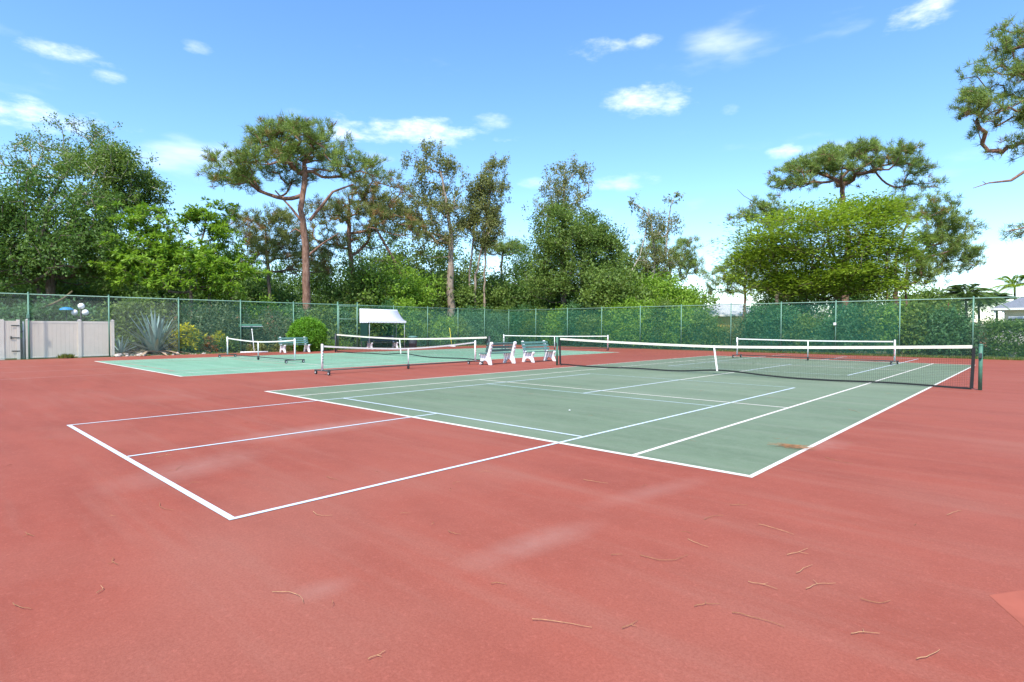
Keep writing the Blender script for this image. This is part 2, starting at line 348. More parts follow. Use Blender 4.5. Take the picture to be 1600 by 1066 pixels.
fl = fence('chain_link_fence', 'green chain link fence running behind the mint green court and awning', (FX, yw[0]), math.pi/2,
           [y-yw[0] for y in yw], lambda i: 'wire_grey' if i < 3 else 'wire_green', {7, 8, 9, 10, 11}, tall=(6, 7))
# gate frame in the bay between the two tall posts
gm = MB(); a, b_ = 2.06-yw[0], 3.39-yw[0]
for z in (.12, .95, 2.02, FH-.1): gm.tube([(a,-.03,z),(b_,-.03,z)], .02, 8)
for x in (a, b_): gm.tube([(x,-.03,.10),(x,-.03,FH-.08)], .02, 8)
gm.build('gate_frame', 'rail_green', fl, True)
MB().cbox((1.0-.0, -.06, 1.75), (.12,.08,.16)).build('latch_box', 'fence_green', fl) if False else None
MB().cbox((-13.5-yw[0]-.02, -.05, 1.95), (.11,.09,.2)).build('junction_box', 'fence_green', fl, bevel=.02)
xs = [0, 3.05, 6.3, 9.5, 12.75, 15.85, 19.2, 22.2, 25.1, 28.1, 31.1, 34.2, 37.3, 40.4]
ff = fence('chain_link_fence', 'long green mesh fence behind both nets with shrubs pressed against it', (FX, FY), 0, xs, 'wire_green', set(range(0, 9)))
MB().cbox((25.1-.02, -.07, 1.72), (.13,.08,.14)).build('white_box', 'white_plastic', ff, bevel=.01)
# ------------------------------------------------------------------ nets
def grid_net(w, top, bot, pitch, r, bulge=0.):
    b = MB(); n = int(w/pitch)
    for i in range(n+1):
        x = -w/2+i*w/n; b.wire((x, 0, bot(x)), (x, 0, top(x)), r)
    zmax = max(top(-w/2), top(0)); k = int(zmax/pitch)
    for j in range(1, k+1):
        f = j/(k+1); px = None
        for i in range(0, 25):
            x = -w/2+i*w/24; p = (x, 0, bot(x)+(top(x)-bot(x))*f)
            if px: b.wire(px, p, r)
            px = p
    return b
def strip(f0, f1, w, y, n=40, th=.006):
    b = MB(); vs = []
    for i in range(n+1):
        x = -w/2+i*w/n
        for (yy, z) in ((y-th, f0(x)), (y+th, f0(x)), (y+th, f1(x)), (y-th, f1(x))): vs.append((x, yy, z))
    fs = []
    for i in range(n):
        for j in range(4): fs.append((4*i+j, 4*i+(j+1) % 4, 4*i+4+(j+1) % 4, 4*i+4+j))
    fs += [(3,2,1,0), (4*n, 4*n+1, 4*n+2, 4*n+3)]
    return b.add(vs, fs)
def tennis_net(cx, label, post_mat):
    t = empty('tennis_net', (cx, 0, .016), label, 'net', 'tennis nets across the courts'); w = 12.52
    top = lambda x: .914+.15*min(1, abs(x)/6.3)**1.5
    bot = lambda x: .035+.10*math.exp(-(x/1.1)**2)+.015*math.sin(x*1.7)
    grid_net(w, lambda x: top(x)-.06, bot, .045, .0016).build('netting', 'black_net', t, kind='stuff')
    strip(lambda x: top(x)-.075, top, w, 0, 48, .010).build('top_band', 'tape_cream', t)
    strip(lambda x: bot(x)-.022, lambda x: bot(x)+.022, w, 0, 48, .008).build('bottom_band', 'black_net', t)
    for s in (-1, 1):
        b = MB(); b.add([(s*6.26-.035,-.012,.03),(s*6.26+.035,-.012,.03),(s*6.26+.035,.012,.03),(s*6.26-.035,.012,.03),(s*6.29-.035,-.012,1.0),(s*6.29+.035,-.012,1.0),(s*6.29+.035,.012,1.0),(s*6.29-.035,.012,1.0)],
            [(0,3,2,1),(4,5,6,7),(0,1,5,4),(1,2,6,5),(2,3,7,6),(3,0,4,7)]); b.build('side_band', 'black_net', t)
        p = MB().tube([(s*6.42,0,-.01),(s*6.42,0,1.06)], .041, 14).lathe([(.045,0),(.045,.02),(.03,.035),(0,.036)], (s*6.42,0,1.06), 14)
        po = p.build('post', post_mat, t, True)
        MB().tube([(s*6.42-.0,-.02,1.0),(s*6.3,0,1.03)], .006, 6).build('cable', 'dark_steel', t)
        MB().cbox((s*6.42, -.06, .82), (.06,.06,.12)).build('crank', 'dark_steel', t, bevel=.01)
    b = MB(); b.add([(-.14,-.014,1.0-.09),(-.09,-.014,.91),(.03,-.02,.11),(-.02,-.02,.11),(-.14,.014,.91),(-.09,.014,.91),(.03,.02,.11),(-.02,.02,.11)],
        [(0,1,2,3),(7,6,5,4),(0,4,5,1),(1,5,6,2),(2,6,7,3),(3,7,4,0)]); b.build('center_strap', 'white_tape', t)
    return t
tennis_net(0, 'black tennis net with cream band and green posts on the grey green court', 'post_green')
tennis_net(C2, 'tennis net with white band across the mint green court before the awning', 'dark_steel')
def portable_net(a, b, label, sag=.06, mid=None, hp=.93):
    a = np.array(a); b = np.array(b); c = (a+b)/2; w = np.linalg.norm(b-a)
    t = empty('portable_net', (c[0], c[1], .017), label, 'net', 'portable nets on wheeled frames', math.atan2(b[1]-a[1], b[0]-a[0]))
    mid = hp-.06 if mid is None else mid
    top = lambda x: mid+(hp-.03-mid)*min(1, abs(x)/(w/2))**1.6
    bot = lambda x: .16
    strip(lambda x: top(x)-.05, top, w-.12, 0, 36, .006).build('top_tape', 'white_tape', t)
    grid_net(w-.14, lambda x: top(x)-.05, bot, .05, .0009).build('netting', 'black_net', t, kind='stuff')
    MB().tube([(-w/2,0,.13),(w/2,0,.13)], .02, 8).build('bottom_bar', 'dark_steel', t, True)
    for s in (-1, 1):
        x = s*w/2
        po = MB().tube([(x,0,.12),(x,0,hp)], .034, 12).lathe([(.034,0),(.03,.015),(0,.02)], (x,0,hp), 12).build('post', 'white_plastic', t, True)
        mk = MB()
        for i in range(5): mk.cbox((x, -.0345, .38+.085*i), (.03,.004,.055 if i % 2 else .07))
        mk.build('print', 'dark_steel' if s < 0 else 'red_mark', po)
        MB().cbox((x, 0, .125), (.05, .86, .035)).build('foot_bar', 'dark_steel', t, bevel=.006)
        for k in (-1, 1):
            cw = MB(); y = k*.37
            cw.tube([(x-.022,y,.055),(x+.022,y,.055)], .055, 16); wh = cw.build('caster_wheel', 'rubber', t)
            MB().tube([(x-.026,y,.055),(x+.026,y,.055)], .03, 12).build('hub', 'grey_wheel', wh)
            MB().cbox((x,y,.112),(.07,.035,.02)).build('fork', 'dark_steel', wh)
    MB().tube([(0,0,.16),(0,0,mid-.04)], .022, 10).build('center_leg', 'white_plastic', t, True)
    MB().cbox((0,0,.135),(.06,.10,.07)).build('center_socket', 'dark_steel', t, bevel=.008)
    wh = MB().tube([(-.02,0,.05),(.02,0,.05)], .05, 14).build('caster_wheel', 'rubber', t)
    return t
portable_net((-8.75, -8.65), (-9.0, -1.95), 'wheeled portable net with sagging tape standing on red between courts', mid=.74)
portable_net((-21.5, -6.65), (-14.9, -6.5), 'wheeled portable net on the mint court before the round clipped bush', mid=.83, hp=.98)
portable_net((-19.3, 10.4), (-13.1, 13.6), 'wheeled portable net on the far mint court behind the two benches', hp=.98)
portable_net((-3.7, 10.9), (3.05, 10.0), 'wheeled portable net behind the long black tennis net', hp=.98)
# ------------------------------------------------------------------ benches
def bench(x, y0, y1, face, label, slat='slat_green'):
    L = y1-y0; t = empty('park_bench', (x, (y0+y1)/2, .014), label, 'bench', 'white and green park benches', 0 if face > 0 else math.pi)
    prof = [(.36,0),(.24,0),(.20,.07),(.13,.14),(.04,.17),(-.06,.15),(-.13,.08),(-.17,0),(-.31,0),(-.27,.16),(-.215,.30),(-.235,.44),(-.275,.55),(-.265,.60),(-.315,.68),(-.305,.73),(-.36,.82),(-.355,.875),(-.31,.905),(-.26,.89),(-.235,.84),
            (-.215,.76),(-.165,.60),(-.12,.47),(-.05,.42),(.12,.405),(.24,.43),(.31,.455),(.35,.43),(.34,.375),(.285,.32),(.275,.20)]
    inset = .16
    for s in (-1, 1):
        yy = s*(L/2-inset); MB().prism(prof, yy-.05, yy+.05).build('end_frame', 'concrete_white', t, bevel=.016)
    def sl(cx, cz, w, th, tilt, name='slat'):
        c, s_ = math.cos(tilt), math.sin(tilt); vs = []
        for yy in (-L/2, L/2):
            for (a, b) in ((-w/2,-th/2),(w/2,-th/2),(w/2,th/2),(-w/2,th/2)): vs.append((cx+a*c-b*s_, yy, cz+a*s_+b*c))
        MB().add(vs, [(0,1,2,3),(7,6,5,4),(0,4,5,1),(1,5,6,2),(2,6,7,3),(3,7,4,0)]).build(name, slat, t, bevel=.006)
    for cz, cx in ((.82,-.232),(.69,-.182),(.56,-.133)): sl(cx, cz, .095, .035, math.radians(106), 'back_slat')
    for cx in (-.02, .105, .225): sl(cx, .437+max(0, cx-.1)*.12, .10, .035, .05, 'seat_slat')
    return t
bench(-8.55, -1.95, -.28, -1, 'white and green bench backing onto the grey green court beside portable net')
bench(-8.45, .42, 2.15, 1, 'white and green bench facing the long black tennis net by its post')
bench(-24.4, on_x(437, -24.4), on_x(483, -24.4), 1, 'white and green bench in front of the round clipped bush')
bench(-25.3, on_x(574, -25.3), on_x(620, -25.3), 1, 'white and dark slatted bench in the shade under the awning', 'dark_steel')
# ------------------------------------------------------------------ awning shelter, bin, squeegees
def awning():
    y0, y1 = on_x(562, FX+.2), on_x(620.5, FX+.2); xb, xf = FX+.2, FX+1.25
    t = empty('awning_shelter', (0, 0, 0), 'white fabric awning with scalloped edge on posts by the fence', 'awning')
    zt, zb = 2.72, 1.93; n = 10; b = MB(); vs = []; th = .012
    for i in range(n+1):
        f = i/n; x = xb+(xf-xb)*f; z = zt+(zb-zt)*(1-(1-f)**1.7)
        for y in (y0, y1): vs += [(x, y, z), (x, y, z-th)]
    fs = []
    for i in range(n):
        a = 4*i; fs += [(a, a+4, a+6, a+2), (a+1, a+3, a+7, a+5), (a, a+1, a+5, a+4), (a+2, a+6, a+7, a+3)]
    b.add(vs, fs); b.build('canopy', 'awning', t, True)
    m = 26; b = MB(); vs = []; fs = []
    for i in range(m*4+1):
        y = y0+(y1-y0)*i/(m*4); d = .11+.05*abs(math.sin(math.pi*i/4)); vs += [(xf+.004, y, zb-.002), (xf+.004, y, zb-d), (xf+.012, y, zb-.002), (xf+.012, y, zb-d)]
    for i in range(m*4): a = 4*i; fs += [(a, a+1, a+5, a+4), (a+2, a+6, a+7, a+3), (a+1, a+3, a+7, a+5)]
    b.add(vs, fs).build('valance', 'awning', t)
    for yy in (y0-.004, y1+.004):
        b = MB(); vs = []
        for i in range(n+1):
            f = i/n; x = xb+(xf-xb)*f; z = zt+(zb-zt)*(1-(1-f)**1.7); vs += [(x, yy, z-.002), (x, yy, zb-.13-.03*(i % 2))]
        b.add(vs, [(2*i, 2*i+1, 2*i+3, 2*i+2) for i in range(n)]).build('side_flap', 'awning', t)
    for yy in (y0+.1, y1-.1):
        for xx in (xb+.03, xf-.05): MB().tube([(xx, yy, 0), (xx, yy, (zt if xx < xb+.1 else zb)-.03)], .025, 8).build('post', 'grey_pole', t, True)
    MB().box((xb+.06, y0+.02, .55), (xf-.15, y0+.05, 1.86)).build('side_panel', 'dark_panel', t)
    MB().tube([(xf-.05, y0+.1, zb-.05), (xf-.05, y1-.1, zb-.05)], .02, 8).build('front_rail', 'grey_pole', t, True)
awning()
bx, by = -24.9, on_x(645, -24.9)
t = empty('trash_bin', (bx, by, .012), 'dark grey trash bin beside the shaded awning bench', 'bin')
MB().lathe([(0,0),(.24,0),(.25,.03),(.30,.74),(.31,.76),(.29,.76),(.26,.05),(0,.05)], (0,0,0), 20).build('barrel', 'grey_bin', t, True)
MB().lathe([(.325,.765),(.33,.80),(.25,.86),(.0,.88)], (0,0,0), 20).build('lid', 'slat_green', t, True)
def squeegee(head, along, lean_to, label, hm, length_head):
    h = np.array(head, float); t = empty('court_squeegee', h, label, 'squeegee', 'court squeegees leaning by the fence')
    a = np.array(along, float)/np.linalg.norm(along); q = np.array(lean_to, float)-h
    MB().tube([-a*length_head/2+(0,0,.05), a*length_head/2+(0,0,.05)], .045, 10).build('head', 'white_plastic', t, True)
    MB().tube([(0,0,.06), q], .018, 8).build('handle', hm, t, True)
    MB().tube([q*.93, q*1.01], .024, 8).build('grip', 'white_plastic' if hm != 'yellow' else 'yellow', t, True)
hy = on_x(397, -25.3); squeegee((-25.3, hy, .012), (.25, 1, 0), (-26.02, on_x(393.5, -26.02), 1.36), 'white handled court squeegee leaning on the fence with its wide head down', 'white_plastic', 1.45)
hy = on_x(706, -25.2); squeegee((-25.2, hy, .012), (1, .15, 0), (-25.98, on_x(702.5, -25.98), 1.42), 'yellow handled court squeegee leaning on the fence right of the bin', 'yellow', .7)
# ------------------------------------------------------------------ beige vinyl fence, gate leaf, lamp, car, message box
VX = FX-.35
t = empty('vinyl_fence', (0, 0, 0), 'beige vinyl privacy fence behind the chain link near the agave', 'fence')
ys = [on_x(43, VX), on_x(124, VX), on_x(175.5, VX)]; vh = 1.74
for y in ys:
    po = MB().box((VX-.07, y-.07, 0), (VX+.07, y+.07, vh+.05)).build('post', 'vinyl_trim', t, bevel=.008)
    MB().add([(VX-.085,y-.085,vh+.05),(VX+.085,y-.085,vh+.05),(VX+.085,y+.085,vh+.05),(VX-.085,y+.085,vh+.05),(VX,y,vh+.11)], [(0,1,4),(1,2,4),(2,3,4),(3,0,4),(3,2,1,0)]).build('cap', 'vinyl_trim', po)
for a, b_ in zip(ys[:-1], ys[1:]):
    k = int((b_-a-.14)/.152); w = (b_-a-.14)/k
    for i in range(k): MB().box((VX-.02, a+.07+i*w+.0015, .1), (VX+.02, a+.07+(i+1)*w-.0015, vh-.1)).build('board', 'vinyl', t)
    MB().box((VX-.03, a+.071, vh-.1), (VX+.03, b_-.071, vh)).build('top_rail', 'vinyl_trim', t, bevel=.006)
    MB().box((VX-.03, a+.071, .03), (VX+.03, b_-.071, .1)).build('bottom_rail', 'vinyl_trim', t, bevel=.006)
# open gate leaf and its neighbour
t = empty('vinyl_gate', (VX+.1, on_x(31, VX+.1), 0), 'beige vinyl gate leaf standing open with black hinges', 'gate')
g0 = np.array([0, 0]); ya = on_x(3, VX+.1)-on_x(31, VX+.1)
MB().box((-.05, -.12, .0), (.05, 0, vh+.06)).build('gate_post', 'vinyl_trim', t, bevel=.008)
k = 5
for i in range(k):
    y0 = -.125+(ya+.2)*i/k; y1 = -.125+(ya+.2)*(i+1)/k; MB().box((-.02, y1+.002, .06), (.02, y0-.002, vh)).build('board', 'vinyl', t)
MB().box((-.05, ya-.1, 0), (.05, ya+.07, vh+.06)).build('gate_post', 'vinyl_trim', t, bevel=.008)
for z in (.35, .95, 1.5): MB().box((.051, -.30, z), (.062, -.02, z+.05)).build('hinge', 'black_metal', t)
MB().box((.021, ya*.55, .92), (.05, ya*.55+.05, 1.05)).build('latch', 'black_metal', t)
t = empty('gate_stop_post', (VX+.05, on_x(36.5, VX+.05), 0), 'slim grey steel post in the gap beside the beige gate', 'post')
MB().tube([(0,0,0),(0,0,1.72)], .035, 10).build('shaft', 'grey_pole', t, True); MB().cbox((0,-.08,1.25),(.05,.16,.05)).build('bracket', 'black_metal', t)
MB().box((-.25,-.14,.02),(-.15,.2,.95)).build('dark_box', 'dark_steel', t, bevel=.01)
# globe lamp and posts of the fence behind
d = 28.6; g = G(127, d)
t = empty('globe_lamp', g, 'black lamp post with three white globes above the beige fence', 'lamp')
MB().tube([(0,0,0),(0,0,2.55)], .04, 10).build('pole', 'black_metal', t, True)
for (u, v) in ((127, 478.5), (116.5, 488.5), (133.5, 488.5)):
    c = P(u, v, d)-g
    prof = [(0.148*math.sin(a), -.148*math.cos(a)) for a in np.linspace(0.05, math.pi-.02, 12)]
    MB().lathe(prof, c, 18).build('globe', 'globe', t, True)
    MB().tube([(0,0,c[2]-.22), (c[0]*.6,c[1]*.6,c[2]-.25), c-np.array([0,0,.16])], .018, 8).build('arm', 'black_metal', t, True)
d = 28.4; g = G(104, d); t = empty('blue_canopy', g, 'small blue rounded canopy on a thin pole behind the beige fence', 'umbrella')
MB().lathe([(.30,-.02),(.27,.05),(.16,.11),(0,.14)], P(104, 484, d)-g, 16).build('canopy', 'blue', t, True); MB().tube([(0,0,0), P(104, 484, d)-g+np.array([0,0,.1])], .015, 8).build('pole', 'black_metal', t, True)
for i, (u, lab) in enumerate(((95.5, 'beige capped post rising behind the beige fence below the blue canopy'), (144.5, 'beige capped post rising behind the beige fence right of the lamp'), (158.5, 'beige capped post rising behind the beige fence nearest the agave'))):
    g = G(u, 31.0); t = empty('fence_post', g, lab, 'post', 'posts of the fence further back')
    MB().box((-.06,-.06,0),(.06,.06,1.80)).build('shaft', 'vinyl_trim', t); MB().add([(-.08,-.08,1.8),(.08,-.08,1.8),(.08,.08,1.8),(-.08,.08,1.8),(0,0,1.88)], [(0,1,4),(1,2,4),(2,3,4),(3,0,4),(3,2,1,0)]).build('cap', 'vinyl_trim', t)
def car(loc, rz):
    t = empty('parked_car', loc, 'grey parked car just showing past the open beige gate', 'car', None, rz)
    body = [(2.2,.32),(2.28,.55),(2.2,.78),(1.3,.93),(.55,1.40),(-.9,1.42),(-1.75,1.0),(-2.2,.92),(-2.28,.55),(-2.2,.32)]
    MB().prism(body, -.86, .86).build('body', 'car_paint', t, bevel=.07)
    MB().prism([(1.12,.98),(.52,1.34),(-.85,1.36),(-1.5,1.02)], -.868, .868).build('side_window', 'car_glass', t)
    MB().add([(1.30,-.7,.95),(1.30,.7,.95),(.60,.66,1.39),(.60,-.66,1.39),(1.28,-.7,.97),(1.28,.7,.97)], [(0,1,2,3)]).build('windscreen', 'car_glass', t)
    for x in (1.4, -1.4):
        for y in (-.8, .8):
            w = MB().tube([(x,y-.1,.32),(x,y+.1,.32)], .32, 20).build('wheel', 'rubber', t); MB().tube([(x,y-.11,.32),(x,y+.11,.32)], .19, 14).build('rim', 'grey_wheel', w)
    for y in (-.65, .65): MB().cbox((2.22,y,.66),(.08,.32,.14)).build('headlight', 'globe', t, bevel=.03)
g = G(-34, 31); car((g[0], g[1], 0), math.atan2(RT[1], RT[0]))
g = np.array([FX-.7, on_x(391, FX-.7), 0]); t = empty('message_box', g, 'small dark green roofed box on a post behind the fence', 'sign')
MB().tube([(0,0,0),(0,0,1.5)], .04, 8).build('post', 'bark_grey', t); MB().box((-.16,-.42,1.36),(.16,.42,1.50)).build('box', 'dark_panel', t)
MB().prism([(-.30,1.50),(.30,1.50),(.30,1.54),(0,1.66),(-.30,1.54)], -.62, .62).build('roof', 'post_green', t)
MB().box((.301,-.62,1.50),(.312,.62,1.535)).build('roof_edge', 'white_plastic', t)
# ------------------------------------------------------------------ plants
def nrm(a): return a/(np.linalg.norm(a, axis=-1, keepdims=True)+1e-9)
def diamonds(p, a, nrmv, l, w, fold=.15):
    a = nrm(a); b = nrm(np.cross(a, nrmv)); n2 = np.cross(b, a); l = l[:, None]; w = w[:, None]
    m = p+a*l*.45
    return np.stack([p, m+b*w*.5+n2*w*fold, p+a*l, m-b*w*.5+n2*w*fold], 1)
def leaf_cloud(T, D, kind, n, size, rb, flat=1., up=.5):
    """T tips, D outward direction per tip -> quads or triangles of one crown"""
    Mn = len(T)*n; t = np.repeat(T, n, 0); dd = np.repeat(D, n, 0); R3 = rng.normal(size=(Mn, 3))
    if kind == 'pine':
        a = nrm(nrm(R3)+dd*.55+np.array([0, 0, .35])); L = size*rng.uniform(.65, 1.1, Mn)
        st = t+a*L[:, None]*.08+rng.normal(size=(Mn, 3))*rb*.25
        b = nrm(np.cross(a, rng.normal(size=(Mn, 3)))); w = size*.085
        V = np.stack([st-b*w*.5, st+b*w*.5, st+a*L[:, None]], 1); tt = np.repeat(rng.random(len(T))*.75, n)+rng.random(Mn)*.25
        return V, np.stack([tt, np.repeat(rng.random(len(T)), n)], 1), 3
    L = size*rng.uniform(.6, 1.25, Mn)
    if kind == 'broad':
        p = t+R3*rb*np.array([1, 1, flat])*.55; a = nrm(rng.normal(size=(Mn, 3))+dd*.5+np.array([0, 0, -.25])); nn = nrm(rng.normal(size=(Mn, 3))*.7+np.array([0, 0, up])+dd*.4); V = diamonds(p, a, nn, L, L*.5)
    elif kind == 'layer':
        p = t+R3*rb*np.array([1, 1, .24]); a = R3*np.array([1, 1, .12])+dd*.5; nn = np.array([0, 0, 1.])+rng.normal(size=(Mn, 3))*.35; V = diamonds(p, a, nn, L, L*.42)
    elif kind == 'burst':
        a = nrm(R3*np.array([1, 1, .6])+dd*.6+np.array([0, 0, .15])); p = t+a*rb*.15; nn = np.array([0, 0, 1.])+rng.normal(size=(Mn, 3))*.4; V = diamonds(p, a+np.array([0, 0, -.25]), nn, L, L*.34)
    elif kind == 'drape':
        p = t+R3*rb*np.array([.6, .6, 1.0])*.6; a = nrm(rng.normal(size=(Mn, 3))*.8+np.array([0, 0, -.55])); nn = rng.normal(size=(Mn, 3)); V = diamonds(p, a, nn, L, L*.36)
    tt = np.clip(np.repeat(rng.random(len(T))*.6, n)+rng.random(Mn)*.4, 0, 1)
    return V, np.stack([tt, rng.random(Mn)*.5+np.repeat(rng.random(len(T)), n)*.5], 1), 4
def lobe_tips(lobes, depth, clumps, per, spread, shell=(.55, 1.), zmin=-.35, dscale=.9):
    s = depth/F; T = []; D = []; wts = np.array([l[2]*l[3] for l in lobes], float)**.8; wts /= wts.sum()
    for l, wt in zip(lobes, wts):
        u, v, ru, rv = l[:4]; dd = l[4] if len(l) > 4 else 0.; c = P(u, v, depth+dd); k = max(1, int(round(clumps*wt)))
        for _ in range(k):
            while True:
                d = rng.normal(size=3); d /= np.linalg.norm(d)
                if d[2] > zmin: break
            r = rng.uniform(*shell); flatright = np.array([RT[0], RT[1], 0]); flatf = np.array([FW[0], FW[1], 0])
            q = c+r*(d[0]*ru*s*flatright+d[1]*ru*s*dscale*flatf+np.array([0, 0, d[2]*rv*s]))
            o = nrm(d[0]*flatright+d[1]*flatf+np.array([0, 0, d[2]]))
            for _ in range(per):
                T.append(q+rng.normal(size=3)*spread*np.array([1, 1, .6])); D.append(o)
    T = np.array(T); T[:, 2] = np.maximum(T[:, 2], .25); return T, np.array(D)
def skeleton(trunk, T, r0, rtip, start, step=.55, alpha=.35, wob=.10):
    """connect every tip to the growing tree; returns chains of points with radii"""
    pos = []; par = []; plen = []
    for i, p in enumerate(trunk):
        if i == 0: pos.append(p); par.append(-1); plen.append(0.); continue
        a = trunk[i-1]; L = np.linalg.norm(p-a); k = max(1, int(L/step))
        for j in range(1, k+1):
            q = a+(p-a)*j/k+rng.normal(size=3)*np.array([1, 1, 0])*wob*.35; par.append(len(pos)-1); pos.append(q); plen.append(plen[-1]+L/k)
    nt_ = len(pos); total = plen[-1]; cap = len(T)*14+nt_+50
    A = np.zeros((cap, 3)); A[:nt_] = pos; PL = np.full(cap, 1e9); PL[:nt_] = plen; cnt = np.zeros(cap); PR = np.full(cap, -1, int); PR[:nt_] = par; m = nt_
    ok = np.zeros(cap, bool); ok[:nt_] = np.array(plen) >= start*total
    top = A[nt_-1]; order = np.argsort(np.linalg.norm(T-A[int(nt_*max(start, .3))], axis=1)); tips = []
    for ti in order:
        p = T[ti]; dist = np.linalg.norm(A[:m]-p, axis=1); cost = dist+alpha*PL[:m]*.35+np.where(A[:m, 2] > p[2]+.4, 1.5, 0.)+np.where(ok[:m], 0, 1e6)
        j = int(np.argmin(cost)); a = A[j]; L = dist[j]; k = max(1, min(12, int(L/step)))
        prev = j; perp = rng.normal(size=3)*wob*L*.5
        for q in range(1, k+1):
            f = q/k; x = a+(p-a)*f+perp*math.sin(math.pi*f)+np.array([0, 0, -.10*L*math.sin(math.pi*f)])
            A[m] = x; PR[m] = prev; PL[m] = PL[prev]+L/k; ok[m] = True; prev = m; m += 1
        tips.append(prev)
    for tnode in tips:
        q = tnode
        while q >= 0: cnt[q] += 1; q = PR[q]
    R = rtip*np.maximum(cnt[:m], 1)**.46
    kk = r0/max(R[nt_//3], 1e-6) if nt_ > 3 else 1.
    R = np.where(cnt[:m] > 3, np.minimum(R*kk, r0), R) if kk < 1 else R*np.where(cnt[:m] > 2, min(kk, 1.6), 1)
    for i in range(nt_): R[i] = r0*(1.18-.62*(plen[i]/total)) if plen[i] <= total*max(start, .4) else max(min(R[i], r0*.7), r0*.18)
    R[0] = r0*1.45
    used = np.zeros(m, bool); chains = []
    for e in [nt_-1]+tips[::-1]:
        ch = []; q = e
        while q >= 0 and not used[q]: ch.append(q); used[q] = True; q = PR[q]
        if q >= 0: ch.append(q)
        if len(ch) > 1: chains.append((A[ch[::-1]].copy(), [min(R[c], R[ch[-2]]) if i == 0 and q >= 0 else R[c] for i, c in enumerate(ch[::-1])]))
    return chains
def tree(name, label, cat, depth, trunk, r0, lobes, clumps, per, spread, kind, n, size, rb, leaf, bark, start=.45, shell=(.55, 1.), zmin=-.35, flat=1., group=None,
         rtip=.008, alpha=.35, extra=None, wob=.10, dscale=.9, base=None):
    g = G(trunk[0][0], depth) if base is None else np.array(base, float)
    pts = [g]+[P(u, v, depth)+np.array([FW[0], FW[1], 0])*rng.normal()*.25 for (u, v) in trunk[1:]]
    T, D = lobe_tips(lobes, depth, clumps, per, spread, shell, zmin, dscale)
    t = empty(name, g, label, cat, group); ch = skeleton(pts, T, r0, rtip, start, alpha=alpha, wob=wob); b = MB()
    for i, (pp, rr) in enumerate(ch): b.tube(pp-g, rr, 10 if i == 0 else (6 if rr[0] > .05 else 4), cap=False)
    if extra: 
        for poly, ra, rbk in extra: b.tube([P(u, v, depth)-g for u, v in poly], list(np.linspace(ra, rbk, len(poly))), 6, cap=False)
    b.build('trunk', bark, t, True)
    V, tone, nv = leaf_cloud(T, D, kind, n, size, rb, flat)
    c = link('crown', quad_mesh('crown', V-g, leaf, tone, nv), t); return t
def shrub(name, label, g, rx, ry, h, leaf, kind, clumps, n, size, rb, group=None, cat='shrub', shell=(.55, 1.), stems=6, ball=False, extra_leaf=None):
    g = np.array(g, float); t = empty(name, g, label, cat, group); T = []; D = []
    for _ in range(clumps):
        d = rng.normal(size=3); d /= np.linalg.norm(d)
        if ball: r = rng.uniform(.88, 1.); z = h*.5+d[2]*h*.5*r
        else: d[2] = abs(d[2])*1.0; r = rng.uniform(*shell); z = h*(.12+.88*rng.uniform(.1, 1)*abs(d[2])**.5*r) if rng.random() < .55 else h*(.25+.75*d[2]*r)
        T.append((d[0]*rx*r, d[1]*ry*r, max(.12, z))); D.append(d)
    T = np.array(T); D = np.array(D); b = MB()
    for i in rng.choice(len(T), min(stems*3, len(T)), replace=False):
        q = T[i]; b.tube([(q[0]*.08, q[1]*.08, 0), (q[0]*.45, q[1]*.45, q[2]*.6), q], [.03, .018, .006], 4, cap=False)
    b.build('stems', 'bark_grey', t, True); V, tone, nv = leaf_cloud(T, D, kind, n, size, rb)
    V[..., 2] = np.maximum(V[..., 2], .01); link('foliage', quad_mesh('foliage', V, leaf, tone, nv), t)
    if extra_leaf:
        el, cnt, es, hi = extra_leaf; idx = rng.choice(len(T), cnt); T2 = T[idx]*np.array([1.03, 1.03, 1.0])+np.array([0, 0, hi]); V, tone, nv = leaf_cloud(T2, D[idx], 'broad', 14, es, .14); link('flowers', quad_mesh('flowers', V, el, tone, nv), t, kind='stuff')
    return t
def agave(g, R, nl, label, seedtilt=0.):
    t = empty('agave', g, label, 'agave', 'blue agaves behind the chain link'); 
    for i in range(nl):
        az = 2.399963*i; el = math.radians(9+76*(i/nl)**.95); L = R*rng.uniform(.85, 1.1); w = .20*R*.62; dry = i < nl*.16
        if dry: el = math.radians(rng.uniform(3, 14))
        rows = 6; vs = []; d = np.array([math.cos(az), math.sin(az), 0]); sd_ = np.array([-d[1], d[0], 0])
        for k in range(rows+1):
            f = k/rows; bend = (.10 if not dry else .25)*L*f*f; p = d*(math.cos(el)*L*f+.05)+np.array([0, 0, .12+math.sin(el)*L*f-bend*math.cos(el)])
            ww = w*(.55+.8*f-1.32*f*f)*.5+.002; upn = np.array([-d[0]*math.sin(el), -d[1]*math.sin(el), math.cos(el)])
            for s_ in (-1, 0, 1): q = p+sd_*ww*s_+upn*(abs(s_)*ww*.55); q[2] = max(q[2], .015+.004*(s_+1)); vs.append(q)
        fs = []
        for k in range(rows):
            for s_ in (0, 1): a = 3*k+s_; fs.append((a, a+1, a+4, a+3))
        m = MB().add(vs, fs).mesh('leaf', 'agave_dry' if dry else 'agave', True)
        at = m.attributes.new('tone', 'FLOAT_COLOR', 'FACE'); v_ = rng.random(); c = np.ones((len(fs), 4), np.float32); c[:, 0] = v_; c[:, 1] = 1; at.data.foreach_set('color', c.reshape(-1)); link('leaf', m, t)
ax = FX-1.5
agave((FX-.95, on_x(243, FX-.95), 0), 2.25, 54, 'large blue green agave with long sword leaves beside the yellow croton')
agave((FX-.75, on_x(188, FX-.75), 0), .95, 24, 'smaller blue green agave against the end of the beige fence')
